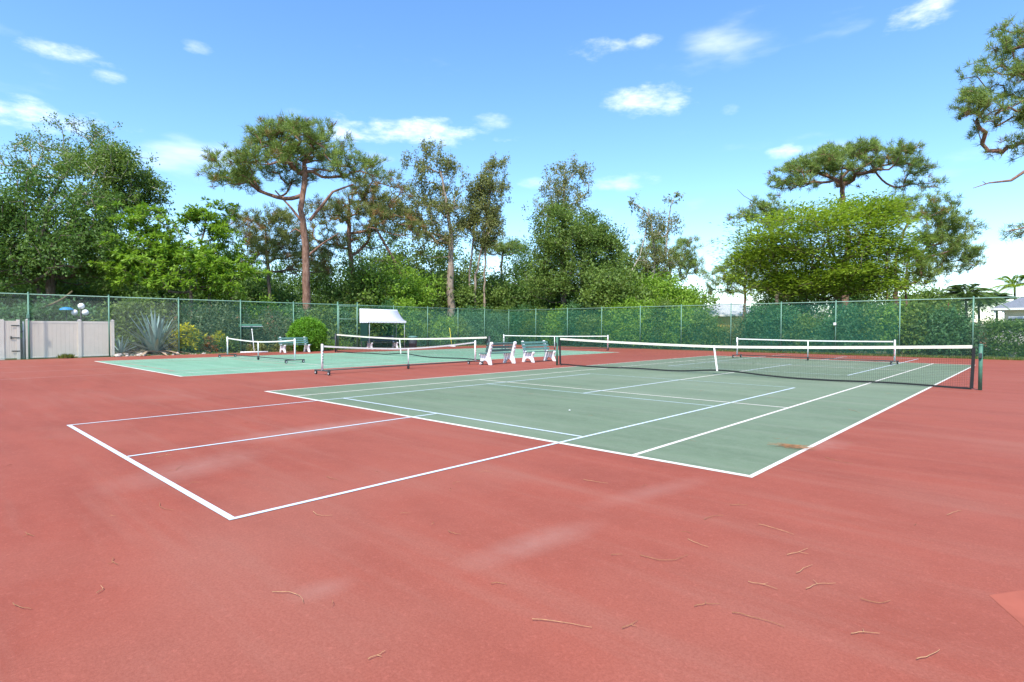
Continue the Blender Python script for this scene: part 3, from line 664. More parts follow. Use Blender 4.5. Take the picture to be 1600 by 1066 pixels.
# rocks along the bed
rk = []
for i in range(34):
    u = rng.uniform(180, 275) if i < 26 else rng.uniform(275, 430); x = FX+rng.uniform(-.45, .42); y = on_x(u, x); r = rng.uniform(.06, .17) if i < 26 else rng.uniform(.04, .09)
    b = bmesh.new(); bmesh.ops.create_icosphere(b, subdivisions=2, radius=r)
    for v in b.verts: v.co *= 1+rng.normal()*.13; v.co.z *= .65
    m = bpy.data.meshes.new('rock'); b.to_mesh(m); b.free(); m.materials.append(MAT['rock']); o = link('rock', m); o.location = (x, y, r*.35); o.rotation_euler = (0, 0, rng.uniform(0, 6)); tag(o, 'pale edging rock on the bed at the foot of the chain link fence', 'rock', 'edging rocks by the agaves')
bxx = FX-.9
shrub('croton', 'yellow leaved croton shrub to the right of the large agave', (bxx, on_x(290, bxx), 0), .85, .95, 1.75, 'lf_yellow', 'burst', 110, 14, .26, .2)
shrub('croton', 'yellow leaved croton shrub above the rusty red croton', (bxx+.1, on_x(341, bxx), 0), .55, .6, 1.35, 'lf_yellow', 'burst', 80, 14, .22, .2)
shrub('croton', 'rusty red leaved croton low by the fence between yellow crotons', (FX-.45, on_x(325, FX-.45), 0), .40, .50, 1.0, 'lf_rust', 'burst', 50, 12, .2, .16)
shrub('shrub', 'low dark green shrub under the yellow crotons', (FX-.55, on_x(352, FX-.55), 0), .5, .8, 1.0, 'lf_dark', 'broad', 60, 26, .14, .25)
shrub('shrub', 'low dark green shrub between large agave and crotons', (FX-.6, on_x(305, FX-.6), 0), .45, .7, .8, 'lf_dark', 'broad', 50, 26, .14, .25)
shrub('oleander', 'grey green oleander with pinkish tips behind the crotons', (FX-2.3, on_x(335, FX-2.3), 0), 1.5, 2.9, 3.05, 'lf_oleander', 'broad', 260, 44, .17, .34)
shrub('oleander', 'grey green leafy shrub between the oleander and clipped bush', (FX-1.7, on_x(425, FX-1.7), 0), 1.2, 1.8, 2.6, 'lf_oleander', 'broad', 150, 44, .16, .32)
shrub('clipped_bush', 'round clipped bright green bush beside the park bench', (-25.48, on_x(481, -25.48), .012), .72, 1.08, 1.95, 'lf_ball', 'broad', 620, 34, .10, .17, ball=True, cat='bush')
for i, (u, dx, h, r, lf, lab) in enumerate(((515, -.4, .55, .7, 'lf_bright', 'low light green shrub right of the round clipped bush'), (536, -.5, .6, .6, 'lf_bright', 'low light green shrub by the fence gate'), (402, .1, .5, .6, 'lf_olive', 'low tan weedy plant behind the white squeegee'), (440, .1, .45, .6, 'lf_olive', 'low tan weedy plant behind the park bench'))):
    x = FX+dx; shrub('shrub', lab, (x, on_x(u, x), 0), r*.7, r, h, lf, 'broad', 45, 22, .13, .2)
# thicket behind both fences: every bush its own thing
KIND = {'a': ('lf_teal', 'dark green leafy bush in the thicket behind the fence', .20), 'b': ('lf_mid', 'mid green leafy bush in the thicket behind the fence', .20),
        'c': ('lf_bright', 'light green leafy bush in the thicket behind the fence', .19), 'd': ('lf_olive', 'olive brown tangled bush in the thicket behind the fence', .18)}
def thicket(u, off, h, r, k, side):
    lf, lab, sz = KIND[k]
    if side == 'w': x = FX-off; g = (x, on_x(u, x), 0); rx, ry = r*.8, r
    else: y = FY+off; g = (on_x(u, 0) if False else on_y(u, y), y, 0); rx, ry = r, r*.8
    lab = lab.replace('behind the fence', 'behind the awning side fence' if side == 'w' else 'behind the far fence')
    shrub('thicket_bush', lab, g, rx, ry, h, lf, 'broad', int(70*r*h**.5), 46, sz*1.0, .36, 'thicket bushes '+k+side, stems=7)
for u, off, h, r, k in ((20, 3.2, 2.6, 1.8, 'a'), (75, 3.4, 2.9, 1.8, 'a'), (140, 3.2, 2.6, 1.6, 'a'), (196, 2.6, 2.9, 1.5, 'b'), (232, 3.4, 3.2, 1.8, 'b'), (410, 3.6, 3.5, 1.7, 'c'), (455, 4.2, 3.2, 1.8, 'a'), (500, 3.2, 2.9, 1.5, 'b'),
        (535, 3.6, 3.0, 1.6, 'a'), (565, 3.0, 2.9, 1.5, 'b'), (600, 3.2, 3.6, 1.6, 'a'), (635, 2.6, 3.6, 1.7, 'c'), (668, 3.2, 3.2, 1.7, 'b'), (690, 2.2, 2.4, 1.6, 'c'), (708, 2.4, 2.4, 1.5, 'b'), (735, 3.2, 3.4, 2.0, 'a'), (760, 2.8, 3.2, 1.9, 'a'), (788, 2.8, 3.6, 2.0, 'b')):
    thicket(u, off, h, r, k, 'w')
for u, off, h, r, k in ((815, 2.4, 3.4, 1.9, 'a'), (845, 2.2, 3.3, 1.8, 'b'), (875, 2.2, 3.2, 1.7, 'c'), (905, 2.4, 3.7, 1.8, 'a'), (935, 2.0, 3.3, 1.6, 'b'), (962, 2.2, 3.5, 1.7, 'c'), (988, 2.2, 3.7, 1.6, 'c'), (1015, 1.9, 3.5, 1.6, 'c'), (1042, 2.0, 3.6, 1.6, 'b'),
        (1066, 1.7, 3.2, 1.5, 'c'), (1092, 1.7, 2.6, 1.2, 'b'), (1118, 1.6, 1.45, 1.1, 'b'), (1146, 1.8, 1.4, .9, 'd'), (1172, 1.9, 2.5, 1.0, 'd'), (1192, 1.9, 3.3, 1.3, 'a'), (1222, 1.9, 3.0, 1.3, 'a'), (1255, 1.8, 2.3, 1.2, 'b'), (1290, 1.6, 2.0, 1.1, 'a'), (1330, 1.7, 3.0, 1.4, 'a'), (1362, 1.8, 3.1, 1.3, 'b'),
        (1392, 1.8, 2.9, 1.2, 'c'), (1425, 1.6, 2.8, 1.1, 'b'), (1455, 1.6, 2.5, 1.1, 'a'), (1487, 1.6, 2.5, 1.1, 'a')):
    thicket(u, off, h, r, k, 'n')
y = FY+1.9; shrub('bougainvillea', 'green bush with deep red flowers beside the far fence', (on_y(1470, y), y, 0), 1.0, .8, 2.75, 'lf_mid', 'broad', 120, 40, .16, .3, extra_leaf=('lf_red', 9, .15, .15))
y = FY+1.7; shrub('flowering_shrub', 'shrub of tan and reddish leaves by the last fence post', (on_y(1515, y), y, 0), .75, .7, 2.0, 'lf_oleander', 'broad', 90, 36, .15, .28, extra_leaf=('lf_rust', 14, .14, .1))
y = FY+3.2; shrub('white_flower_shrub', 'white blossoming shrub seen through the green mesh', (on_y(1284, y), y, 0), .9, .8, 2.75, 'lf_mid', 'broad', 100, 34, .15, .28, extra_leaf=('lf_white', 34, .17, .12))
# hedge by the house
y = FY+2.3; hx = on_y(1580, y); t = empty('hedge', (hx, y, 0), 'clipped green hedge in front of the cream house', 'hedge')
nT = 420; T = np.stack([rng.uniform(-1.0, 3.6, nT), rng.uniform(-.45, .45, nT), rng.uniform(.1, 1.62, nT)], 1); f_ = rng.integers(0, 3, nT); T[f_ == 0, 2] = 1.62; T[f_ == 1, 1] = -.45
D = np.tile(np.array([0, -.6, .6]), (nT, 1)); V, tone, nv = leaf_cloud(T, D, 'broad', 46, .13, .24); V[..., 2] = np.maximum(V[..., 2], .01); link('foliage', quad_mesh('foliage', V, 'lf_dark', tone, nv), t)
b = MB()
for x in np.linspace(-.8, 3.4, 9): b.tube([(x,0,0),(x+.1,.05,.8),(x-.1,-.1,1.4)], [.03,.02,.008], 5)
b.build('stems', 'bark_grey', t)
# ------------------------------------------------------------------ houses
def house(g, rz, w, d, h, roof_h, over, wall, roof, label):
    t = empty('house', g, label, 'house', None, rz)
    MB().box((-w/2, 0, 0), (w/2, d, h)).build('wall', wall, t)
    o = over; z0 = h+.02; r = MB(); e = [(-w/2-o,-o,z0),(w/2+o,-o,z0),(w/2+o,d+o,z0),(-w/2-o,d+o,z0)]; rg = [(-w/2+d*.45,d/2,z0+roof_h),(w/2-d*.45,d/2,z0+roof_h)]
    r.add(e+rg, [(0,1,5,4),(1,2,5),(2,3,4,5),(3,0,4),(3,2,1,0)]); ro = r.build('roof', roof, t)
    MB().box((-w/2-o-.02,-o-.03,h-.14),(w/2+o+.02,-o-.005,h+.035)).build('fascia', 'trim_white', t); MB().box((-w/2-o-.03,-o-.004,h-.14),(-w/2-o-.005,d+o,h+.035)).build('fascia', 'trim_white', t)
    MB().box((-w/2-o,-o,h-.02),(w/2+o,d+o,h+.015)).build('soffit', 'trim_white', t)
    return t
dn = 48.0; g = G(1590, dn); rz = math.atan2(RT[1], RT[0]); sc = dn/F
hw = 8.0; rh = np.array([math.cos(rz-.71), math.sin(rz-.71), 0]); g2 = G(1566, dn) + rh*(hw/2)
hs = house(g2, rz-.71, hw, 7, 1.48+(511-480)*sc, 1.9, .75, 'house_cream', 'shingle', 'cream house with grey shingle roof behind the hedge')
for xx in (-hw/2-.5, -hw/2+.05): MB().tube([(xx,-.6,0),(xx,-.6,1.3+(511-480)*sc)], .07, 10).build('column', 'trim_white', hs, True)
g = G(1600, 40.0); t = empty('golf_cart', g, 'white roofed golf cart parked by the cream house', 'cart', None, rz)
zr = 1.48+(511-494)*40/F
MB().box((-.62,-.6,zr-.10),(1.3,.6,zr+.08)).build('roof', 'cart_roof', t, bevel=.04); MB().box((-.60,-.55,zr-.14),(1.28,.55,zr-.102)).build('roof_frame', 'black_metal', t)
for xx in (-.45, 1.15):
    for yy in (-.5, .5): MB().tube([(xx,yy,.6),(xx,yy,zr-.12)], .02, 6).build('roof_post', 'black_metal', t)
MB().prism([(-.8,.3),(1.5,.3),(1.5,.75),(.6,.72),(.5,.5),(-.2,.5),(-.3,.85),(-.8,.7)], -.55, .55).build('body', 'cart_roof', t, bevel=.03)
MB().box((.45,-.5,.72),(1.1,.5,.85)).build('seat', 'rubber', t, bevel=.03)
for xx in (-.5, 1.1):
    for yy in (-.5, .5): MB().tube([(xx,yy-.09,.22),(xx,yy+.09,.22)], .22, 16).build('wheel', 'rubber', t)
dn = 62.0; g3 = G(1136, dn); house(g3, rz-.358, 6.5, 6, 1.48+(511-491)*dn/F, 1.6, .6, 'house_yellow', 'roof_pale', 'yellow house with pale roof glimpsed through the trees')
y = FY+3.6; x0 = on_y(1532, y); t = empty('white_wall', (x0, y, 0), 'low white garden wall behind the hedge and shrubs', 'wall')
MB().box((0,0,0),(3.2,.12,1.65)).build('panel', 'white_wall', t); MB().box((-.02,-.03,1.65),(3.22,.15,1.72)).build('coping', 'trim_white', t)
y = FY+2.9; t = empty('utility_post', (on_y(1546, y), y, 0), 'thin dark post standing before the white garden wall', 'post'); MB().tube([(0,0,0),(0,0,1.55)], .035, 8).build('shaft', 'dark_steel', t); MB().cbox((0,0,1.57),(.12,.12,.05)).build('cap', 'dark_steel', t)
# palms by the house
def palm(u, vtop, depth, label, nf, L, lf='lf_palm'):
    g = G(u, depth); top = P(u, vtop, depth); t = empty('palm_tree', g, label, 'palm', 'palms near the cream house'); h = top[2]
    MB().tube([(0,0,0),(.08,.03,h*.5),(0,0,h)], [.13,.10,.08], 10).build('trunk', 'bark_grey', t, True); Q = []; 
    for i in range(nf):
        az = 2.4*i; el = math.radians(rng.uniform(0, 75)); d = np.array([math.cos(az), math.sin(az), 0]); pv = np.array([0, 0, h]); b = MB()
        for k in range(24):
            f = k/23; p = np.array([0, 0, h])+d*L*f*math.cos(el)+np.array([0, 0, L*(math.sin(el)*f-.62*f*f)])
            for s_ in (-1, 1):
                a = nrm((d*.6+np.array([-d[1], d[0], 0])*s_*1.0+np.array([0, 0, -.35]))[None])[0]; Q.append((p, a, .75*(1-.55*abs(f-.45))))
    p = np.array([q[0] for q in Q]); a = np.array([q[1] for q in Q]); l = np.array([q[2] for q in Q]); V = diamonds(p, a, np.tile([0, 0, 1.], (len(p), 1)), l, l*.20); V[..., 2] = np.maximum(V[..., 2], .01)
    link('fronds', quad_mesh('fronds', V, lf, np.stack([rng.random(len(p)), np.ones(len(p))], 1)), t)
palm(1508, 462, 46, 'grey green palm left of the cream house roof', 26, 2.6)
palm(1528, 470, 50, 'low palm tucked behind the last fence post', 22, 2.2)
palm(1584, 446, 56, 'yellow green palm rising behind the cream house roof', 16, 2.8, 'lf_lime')
palm(1556, 470, 54, 'bushy palm between the fence and the cream house', 22, 2.2)
# ------------------------------------------------------------------ trees
tree('slash_pine', 'tall pine with reddish trunk and broad umbrella crown behind the park bench', 'tree', 40, [(481, 0), (480, 470), (479, 385), (473, 330), (474, 280), (472, 240)], .27,
     [(468, 232, 76, 40), (400, 272, 76, 32), (362, 292, 44, 24), (440, 228, 54, 32), (548, 274, 48, 32), (440, 268, 70, 36), (510, 240, 40, 30)], 150, 8, 0.38, 'pine', 32, 0.420, .3, 'lf_pine', 'bark_pine', .62, (.74, 1.), .0, alpha=.2,
     extra=[([(476, 352), (455, 325), (430, 298)], .11, .05), ([(484, 345), (520, 300), (552, 288)], .12, .05), ([(476, 366), (462, 358), (452, 364)], .08, .03), ([(481, 400), (505, 380), (530, 364)], .09, .03)])
tree('slash_pine', 'pine with brownish foliage and dark trunk right of the tall umbrella pine', 'tree', 48, [(551, 0), (551, 440), (549, 390), (545, 330), (550, 300)], .25,
     [(545, 335, 70, 34), (600, 300, 50, 24), (520, 370, 60, 34), (610, 350, 50, 40), (570, 320, 50, 30)], 84, 8, 0.48, 'pine', 32, 0.460, .34, 'lf_pinebrown', 'bark_pine', .5, (.5, 1.), -.5, alpha=.25,
     extra=[([(628, 432), (612, 400), (592, 365), (575, 345)], .14, .06)])
tree('slash_pine', 'brown tinged pine foliage low behind the reddish trunk', 'tree', 46, [(425, 0), (425, 450), (420, 400), (415, 360)], .18,
     [(400, 385, 50, 36), (430, 350, 48, 26), (440, 400, 55, 38), (505, 405, 48, 38), (385, 345, 40, 18)], 72, 8, 0.51, 'pine', 32, 0.480, .36, 'lf_pinebrown', 'bark_grey', .4, (.3, 1.), -.9)
tree('ficus_tree', 'dense dark green broadleaf tree above the beige fence', 'tree', 36, [(70, 0), (72, 430), (68, 380), (75, 330)], .35,
     [(40, 320, 80, 55), (95, 385, 100, 60), (20, 400, 80, 60), (160, 400, 60, 55), (130, 345, 60, 45), (-40, 340, 80, 70)], 144, 8, 0.62, 'broad', 35, 0.221, .45, 'lf_dark', 'bark_grey', .4, (.45, 1.), -.8, rtip=.014)
tree('broadleaf_tree', 'leafy tree with pale leaning limb spreading over the dark broadleaf tree', 'tree', 42, [(95, 0), (98, 400), (110, 350), (135, 325), (165, 305)], .24,
     [(190, 265, 55, 30), (215, 295, 36, 34), (150, 265, 50, 28), (165, 310, 60, 26), (200, 325, 40, 20)], 78, 8, 0.54, 'broad', 35, 0.205, .40, 'lf_mid', 'bark_pale', .5, (.5, 1.), -.5, rtip=.015)
tree('broadleaf_tree', 'tall sparse tree with thin pale branches against the sky', 'tree', 50, [(60, 0), (62, 400), (75, 330), (100, 270), (110, 235)], .22,
     [(115, 220, 46, 28), (140, 205, 28, 18), (60, 235, 46, 22), (20, 215, 36, 14), (85, 260, 60, 26), (10, 262, 40, 26), (120, 255, 40, 24)], 50, 5, 0.52, 'broad', 28, 0.197, .36, 'lf_mid', 'bark_pale', .45, (.5, 1.), -.4, rtip=.02)
tree('rain_tree', 'bright green feathery leaved tree behind the yellow crotons', 'tree', 35, [(300, 0), (300, 440), (290, 400), (285, 370)], .14,
     [(230, 385, 55, 42), (290, 430, 90, 42), (225, 345, 36, 24), (350, 440, 60, 30), (205, 430, 40, 40), (260, 410, 50, 40)], 133, 6, 0.46, 'burst', 28, 0.302, .3, 'lf_bright', 'bark_grey', .3, (.5, 1.), -.6)
tree('rain_tree', 'slender bright green tree with open feathery top left of the umbrella pine', 'tree', 39, [(325, 0), (326, 430), (322, 380), (325, 345)], .10,
     [(330, 335, 42, 20), (305, 350, 24, 16), (350, 375, 36, 30), (345, 400, 40, 28)], 44, 6, 0.38, 'burst', 24, 0.302, .3, 'lf_bright', 'bark_grey', .45, (.45, 1.), -.5)
tree('melaleuca', 'tall thin trunked tree clump with tan peeling bark behind the awning', 'tree', 52, [(706, 0), (704, 440), (705, 370), (697, 310), (690, 270)], .33,
     [(676, 235, 14, 16), (668, 262, 32, 16), (702, 262, 22, 18), (660, 300, 36, 30), (700, 320, 40, 36), (640, 340, 40, 40), (690, 370, 50, 36), (610, 330, 40, 30)], 93, 6, 0.44, 'drape', 34, 0.246, .42, 'lf_olive', 'bark_tan', .45, (.3, 1.), -.8,
     extra=[([(700, 372), (672, 364), (645, 362), (625, 350)], .12, .05)])
for (ub, ut, vt, lb, lab) in ((742, 768, 252, [(770, 262, 22, 18), (758, 290, 26, 26), (775, 295, 18, 26), (765, 330, 26, 22)], 'slim pale stemmed tree with highest airy tip left of the sky gap'),
                          (732, 745, 290, [(745, 295, 16, 20), (738, 330, 22, 30), (728, 350, 24, 26)], 'slim pale stemmed tree left of its taller neighbour by the sky gap'),
                          (756, 764, 335, [(768, 345, 18, 22), (760, 375, 16, 20)], 'short slim stemmed tree above the distant umbrella pine')):
    tree('melaleuca', lab, 'tree', 54, [(ub, 0), (ub+1, 430), ((ub+ut)/2, 380), (ut, vt+20)], .12, lb, 34, 6, 0.38, 'drape', 34, 0.238, .38, 'lf_olive', 'bark_tan', .4, (.2, 1.), -.9)
tree('slash_pine', 'small distant umbrella pine in the gap of sky', 'tree', 75, [(784, 0), (784, 440), (783, 415), (786, 392)], .22,
     [(783, 388, 34, 12), (770, 395, 22, 10), (800, 393, 18, 9)], 33, 8, 0.51, 'pine', 26, 0.550, .4, 'lf_pine', 'bark_grey', .7, (.6, 1.), -.1, alpha=.2)
tree('melaleuca', 'tall tree with airy top above dense bright foliage in the middle', 'tree', 54, [(880, 0), (880, 440), (878, 380), (880, 320), (882, 275)], .26,
     [(878, 265, 24, 14), (908, 275, 14, 16), (862, 300, 18, 18), (890, 300, 24, 22), (855, 330, 18, 30), (880, 330, 34, 24)], 52, 6, 0.42, 'drape', 23, 0.246, .42, 'lf_olive', 'bark_pale', .45, (.2, 1.), -.9)
tree('broadleaf_tree', 'dense bright green leafy tree below the airy topped tall tree', 'tree', 50, [(882, 0), (882, 440), (880, 400), (878, 360)], .22,
     [(875, 350, 36, 30), (870, 395, 44, 44), (895, 430, 50, 40), (860, 440, 40, 36), (900, 375, 36, 36)], 102, 8, 0.54, 'broad', 35, 0.213, .42, 'lf_mid', 'bark_grey', .3, (.4, 1.), -.8)
tree('broadleaf_tree', 'rounded green tree on a slim dark trunk right of the middle tree', 'tree', 52, [(912, 0), (912, 440), (910, 400), (912, 360)], .15,
     [(920, 350, 30, 26), (938, 375, 30, 26), (955, 385, 18, 26), (925, 390, 36, 26), (945, 420, 26, 24)], 66, 8, 0.52, 'broad', 35, 0.213, .40, 'lf_mid', 'bark_grey', .5, (.4, 1.), -.7)
tree('snag_tree', 'vine hung ragged tree with two bare reaching tips', 'tree', 56, [(1022, 0), (1022, 440), (1022, 390), (1018, 350), (1012, 325)], .30,
     [(1015, 345, 16, 26), (1035, 355, 18, 30), (1022, 390, 26, 40), (1030, 420, 34, 36), (1046, 350, 12, 16)], 52, 6, 0.42, 'drape', 21, 0.238, .4, 'lf_olive', 'bark_pale', .35, (.2, 1.), -.9,
     extra=[([(1018, 345), (1008, 330), (995, 320), (982, 314)], .09, .03), ([(1040, 400), (1044, 350), (1048, 322), (1054, 308)], .10, .03), ([(982, 432), (1000, 400), (1008, 366), (1012, 340)], .07, .05)])
for (u, v, w_, lab) in ((986, 318, 12, 'leaf tuft'), (1056, 306, 12, 'leaf tuft')):
    g = P(u, v, 56); T = g+rng.normal(size=(9, 3))*np.array([.45, .45, .3]); V, tone, nv = leaf_cloud(T, nrm(rng.normal(size=(9, 3))), 'drape', 16, .32, .3)
    par_ = [o for o in bpy.data.objects if o.name.startswith('snag_tree')][0]; link('tip_leaves', quad_mesh('tip_leaves', V-np.array(par_.location), 'lf_olive', tone, nv), par_)
tree('slash_pine', 'round crowned pine behind the vine hung ragged tree', 'tree', 66, [(1048, 0), (1048, 440), (1046, 415), (1045, 395)], .22,
     [(1060, 405, 34, 26), (1040, 385, 40, 20), (985, 410, 30, 26), (1075, 425, 22, 18)], 50, 8, 0.56, 'pine', 30, 0.550, .42, 'lf_pine', 'bark_grey', .4, (.4, 1.), -.6)
tree('slash_pine', 'broad umbrella pine rising above the yellow green tree', 'tree', 50, [(1322, 0), (1322, 440), (1320, 380), (1318, 320), (1316, 290)], .28,
     [(1330, 272, 98, 42), (1330, 248, 64, 18), (1270, 278, 60, 32), (1390, 272, 58, 26), (1340, 250, 70, 18), (1240, 290, 26, 14), (1430, 288, 26, 14)], 106, 8, 0.44, 'pine', 34, 0.480, .34, 'lf_pine', 'bark_pine', .66, (.6, 1.), -.05, alpha=.2)
tree('slash_pine', 'pine tufts left of the yellow green tree crown', 'tree', 47, [(1215, 0), (1214, 430), (1205, 370), (1195, 335)], .16, [(1195, 325, 24, 14), (1170, 345, 20, 14), (1215, 345, 24, 18)], 22, 8, 0.42, 'pine', 32, 0.460, .34, 'lf_pine', 'bark_grey', .6, (.3, 1.), -.6,
     extra=[([(1195, 335), (1182, 318), (1162, 306), (1152, 296)], .04, .015)])
tree('poinciana_tree', 'wide yellow green tree with layered feathery foliage behind the far fence', 'tree', 38, [(1312, 0), (1312, 460), (1308, 420), (1300, 390)], .30,
     [(1285, 375, 130, 50), (1330, 345, 80, 34), (1220, 385, 70, 30), (1370, 385, 60, 36), (1290, 420, 100, 40), (1300, 445, 90, 26), (1190, 405, 40, 18), (1240, 452, 70, 22), (1360, 440, 50, 26), (1185, 432, 40, 20)], 210, 8, 0.53, 'layer', 38, 0.240, .50, 'lf_lime', 'bark_olive', .3, (.35, 1.), -.6, rtip=.010,
     extra=[([(1250, 452), (1225, 470), (1215, 478)], .03, .02), ([(1225, 470), (1220, 490), (1225, 505)], .025, .01), ([(1225, 470), (1240, 495)], .02, .01)])
tree('slash_pine', 'leaning pine with two slim trunks right of the yellow green tree', 'tree', 42, [(1402, 0), (1400, 450), (1398, 400), (1412, 350), (1425, 335)], .17,
     [(1440, 340, 56, 26), (1420, 320, 36, 16), (1470, 365, 44, 30), (1450, 400, 56, 36), (1500, 385, 26, 20), (1430, 430, 40, 26), (1520, 410, 18, 12)], 95, 8, 0.42, 'pine', 34, 0.420, .32, 'lf_pine', 'bark_pine', .35, (.4, 1.), -.7,
     extra=[([(1386, 470), (1387, 430), (1387, 405)], .08, .05), ([(1418, 500), (1414, 440), (1420, 400)], .09, .05)])
tree('slash_pine', 'low spreading pine left of the yellow green tree trunk', 'tree', 56, [(1163, 0), (1163, 450), (1162, 430), (1165, 415)], .16,
     [(1160, 412, 44, 18), (1135, 430, 30, 16), (1190, 430, 40, 22), (1150, 450, 46, 18), (1205, 450, 36, 18)], 50, 8, 0.51, 'pine', 30, 0.500, .38, 'lf_pine', 'bark_pine', .4, (.4, 1.), -.5)
tree('slash_pine', 'large near pine reaching in with bare lower branch at the picture edge', 'tree', 30, [(1735, 0), (1733, 400), (1725, 250), (1715, 120), (1705, 40)], .34,
     [(1570, 110, 52, 46), (1600, 60, 46, 50), (1545, 150, 55, 26), (1530, 185, 44, 16), (1590, 190, 56, 36), (1640, 120, 70, 80), (1690, 60, 80, 70), (1600, 225, 30, 18), (1720, 160, 90, 70), (1604, 358, 20, 8)], 150, 8, 0.36, 'pine', 36, 0.340, .26, 'lf_pine', 'bark_pine', .45, (.3, 1.), -.8, alpha=.22,
     extra=[([(1725, 262), (1660, 255), (1610, 262), (1580, 282), (1563, 284), (1545, 286), (1521, 294)], .12, .02), ([(1540, 287), (1535, 283)], .02, .01), ([(1732, 380), (1660, 360), (1600, 356), (1572, 362)], .09, .02)])
# back row of woodland filling the gaps
BACK = [(440, 62, 440, 60, 34, 'dark', 'behind the reddish pine trunk'), (520, 60, 440, 60, 34, 'dark', 'behind the brownish pine'), (590, 62, 410, 56, 50, 'dark', 'behind the leaning pale limb'), (650, 60, 405, 56, 54, 'mid', 'left of the pale barked trunks'), (720, 64, 428, 50, 38, 'mid', 'behind the slim pale stems'),
        (790, 66, 458, 50, 18, 'mid', 'under the small distant umbrella pine'), (835, 64, 418, 40, 46, 'dark', 'left of the airy topped tall tree'), (950, 64, 432, 46, 34, 'dark', 'behind the rounded tree on a slim trunk'), (1000, 60, 432, 44, 36, 'mid', 'at the foot of the vine hung ragged tree'), (1065, 62, 466, 40, 12, 'light', 'below the round crowned pine'),
        (1240, 60, 445, 56, 32, 'dark', 'behind the yellow green tree'), (1330, 58, 445, 60, 34, 'dark', 'behind the trunk of the yellow green tree'), (250, 52, 420, 60, 44, 'dark', 'behind the feathery bright trees'), (350, 56, 425, 60, 44, 'dark', 'left of the reddish pine trunk'), (150, 52, 420, 60, 44, 'dark', 'right of the dense broadleaf tree'),
        (30, 50, 420, 70, 50, 'dark', 'behind the dense broadleaf tree'), (100, 43, 452, 80, 30, 'dark', 'behind the globe lamp'), (205, 44, 455, 60, 28, 'dark', 'behind the agaves'), (10, 42, 455, 60, 30, 'dark', 'behind the open beige gate'), (330, 47, 462, 60, 26, 'dark', 'behind the oleander'), (560, 46, 450, 44, 30, 'mid', 'behind the fence gate'), (625, 47, 446, 44, 30, 'light', 'above the white awning'), (700, 54, 452, 40, 24, 'mid', 'at the foot of the largest pale trunk'), (770, 57, 456, 40, 22, 'mid', 'below the slim pale stems'), (850, 56, 452, 40, 26, 'dark', 'in front of the dense middle tree'), (965, 46, 452, 36, 24, 'mid', 'right of the dense middle tree'), (1030, 48, 458, 40, 18, 'light', 'in front of the vine hung ragged tree'), (395, 50, 462, 50, 26, 'dark', 'behind the green roofed box'), (880, 66, 462, 40, 20, 'dark', 'behind the trunk of the airy topped tree'), (1455, 60, 472, 50, 12, 'mid', 'behind the leaning two trunk pine')]
for i, (u, d, v, ru, rv, nm, where) in enumerate(BACK):
    lf = {'dark': 'lf_dark', 'mid': 'lf_mid', 'light': 'lf_bright'}[nm]
    tree('woodland_tree', nm+' green bushy woodland tree '+where, 'tree', d, [(u, 0), (u, v+30), (u, v)], .16, [(u, v, ru, rv), (u-ru*.4, v+rv*.5, ru*.8, rv*.8), (u+ru*.4, v+rv*.6, ru*.8, rv*.8), (u, 490, ru*1.1, 26)], 66, 6, 0.72, 'broad', 32, 0.279, .6, lf, 'bark_grey', .2, (.4, 1.), -.9, group='woodland trees behind the fences')
# fallen limb caught above the beige fence
t = empty('fallen_branch', P(60, 483, 28.6)*np.array([1, 1, 0]), 'bare pale limb leaning up behind the beige fence', 'branch'); g = np.array(t.location)
MB().tube([(0, 0, 0), P(60, 483, 28.6)-g, P(85, 474, 28.6)-g, P(100, 466, 28.6)-g, P(113, 455, 28.6)-g], [.07, .06, .055, .05, .035], 8).build('limb', 'bark_olive', t, True)
MB().tube([P(85, 474, 28.6)-g, P(92, 476, 28.8)-g, P(104, 475, 29.0)-g], [.03, .02, .008], 6).build('twig', 'bark_olive', t, True)
# ------------------------------------------------------------------ grass edge and weeds
def tufts(name, pts, h, label):
    k = 9; p = np.repeat(np.array(pts), k, 0); n = len(p); p = p+rng.normal(size=(n, 3))*np.array([.05, .05, 0]); a = rng.normal(size=(n, 3))*.45+np.array([0, 0, 1.]); l = h*rng.uniform(.4, 1.2, n)
    V = diamonds(p, a, rng.normal(size=(n, 3)), l, l*.13+.006); o = link(name, quad_mesh(name, V, 'lf_grass', np.stack([rng.random(n), rng.random(n)], 1))); o['kind'] = 'stuff'; tag(o, label, 'grass'); return o
pts = [(rng.uniform(on_y(1120, FY), 13), rng.uniform(EDGE_Y+.02, FY+1.4), .0) for _ in range(2600)]; tufts('grass_strip', pts, .14, 'short grass growing along the far edge of the red court')
pts = [(FX+rng.uniform(.0, .5), rng.uniform(-9.5, 17), .006) for _ in range(420)]; tufts('weeds', pts, .12, 'thin weeds growing along the foot of the left fence')
pts = [(FX+rng.uniform(.25, .6), on_x(rng.uniform(92, 112), FX+.4), .006) for _ in range(60)]; tufts('weed_tuft', pts, .22, 'dry weed tuft at the foot of the beige fence')
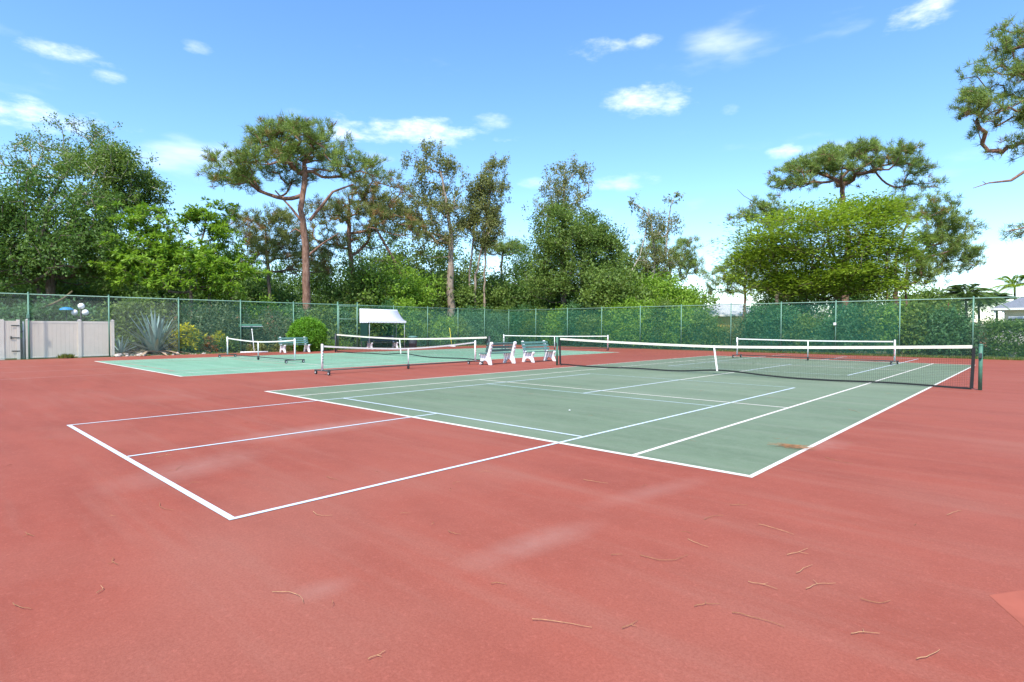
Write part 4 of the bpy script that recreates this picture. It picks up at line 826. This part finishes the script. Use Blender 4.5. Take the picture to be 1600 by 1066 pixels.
# ------------------------------------------------------------------ litter on the court
TW = [(1169, 910, 1215, 922), (1144, 958, 1225, 980), (832, 968, 925, 981), (1085, 948, 1125, 945), (1432, 1031, 1467, 1016), (1345, 937, 1392, 940), (1260, 921, 1305, 912), (1000, 868, 1075, 868), (1185, 820, 1240, 836), (972, 983, 997, 971), (1075, 843, 1107, 856), (955, 868, 972, 867),
      (1330, 991, 1375, 992), (20, 944, 50, 952), (150, 928, 157, 916), (177, 873, 185, 883), (425, 926, 475, 943), (250, 786, 270, 798), (575, 1031, 602, 1018), (767, 913, 792, 914), (1245, 896, 1270, 884), (1140, 790, 1168, 790), (912, 750, 950, 756), (700, 830, 720, 836), (1230, 868, 1262, 858), (1100, 812, 1130, 806), (490, 800, 520, 806), (40, 832, 55, 838), (1480, 805, 1500, 798), (510, 745, 528, 750), (245, 715, 262, 708), (275, 735, 285, 728), (1325, 640, 1345, 646), (1290, 715, 1318, 722)]
for i, (u0, v0, u1, v1) in enumerate(TW):
    a = onz(u0, v0, .018); b_ = onz(u1, v1, .018); L = np.linalg.norm(b_-a); n = nrm(np.cross(b_-a, (0, 0, 1))[None])[0]; k = rng.normal()*.12*L; pts = []
    for j in range(7): f = j/6; pts.append(a+(b_-a)*f+n*(k*math.sin(math.pi*f)+rng.normal()*.015*L)+np.array([0, 0, .003+.004*rng.random()])-a)
    t = MB().tube(pts, list(np.linspace(.0021, .0010, 7)), 5)
    if i % 3 == 0: t.tube([pts[3], pts[3]+(pts[4]-pts[3])*.6+n*.25*L*(1 if k > 0 else -1)], [.0016, .0008], 4)
    o = t.build('fallen_twig', 'twig' if i % 2 else 'twig_pale'); o.location = a; tag(o, 'thin dry tan twig lying on the court surface', 'twig', 'dry twigs scattered on the court')
b = MB()
for i in range(420):
    f = rng.random()**.5*26+1.2; lat = rng.uniform(-.95, .95); q = CAM+FW*f+RT*f*lat; x, y = q[0], q[1]
    if not (-25 < x < 14 and y < 17): continue
    a = rng.uniform(0, 6.28); L = rng.uniform(.03, .14); z = .027 if abs(x) < 5.5 else .016; m_ = np.array([x+rng.normal()*.01, y+rng.normal()*.01, z+.003])
    d = np.array([math.cos(a), math.sin(a), 0])*L/2; e = np.array([-d[1], d[0], 0])*rng.normal()*.4
    b.tube([np.array([x, y, z])-d, m_+e, np.array([x, y, z])+d], [.0012, .0013, .0007], 3, cap=False)
o = b.build('needle_litter', 'twig'); o['kind'] = 'stuff'; tag(o, 'fine pine needles and leaf crumbs strewn over the courts', 'litter')
c = onz(1243, 700, .018); b = MB()
for i in range(60):
    a = rng.normal()*.5+.3; L = rng.uniform(.10, .26); s_ = rng.normal(size=2)*np.array([.08, .04]); d = np.array([math.cos(a), math.sin(a), rng.uniform(0, .12)])*L/2; q = np.array([s_[0], s_[1], .006+rng.random()*.02]); b.tube([q-d*np.array([1, 1, 0]), q+d], [.002, .001], 3, cap=False)
o = b.build('needle_pile', 'twig'); o.location = c; tag(o, 'small heap of orange brown pine needles on the green court', 'needles')
b = bmesh.new(); bmesh.ops.create_icosphere(b, subdivisions=2, radius=.017)
for v in b.verts: v.co *= 1+rng.normal()*.1; v.co.z *= .5
m = bpy.data.meshes.new('pale_pebble'); b.to_mesh(m); b.free(); m.materials.append(MAT['white_plastic']); o = link('pale_pebble', m); o.location = onz(890, 641, .03); tag(o, 'small white pebble lying on the grey green court', 'pebble')
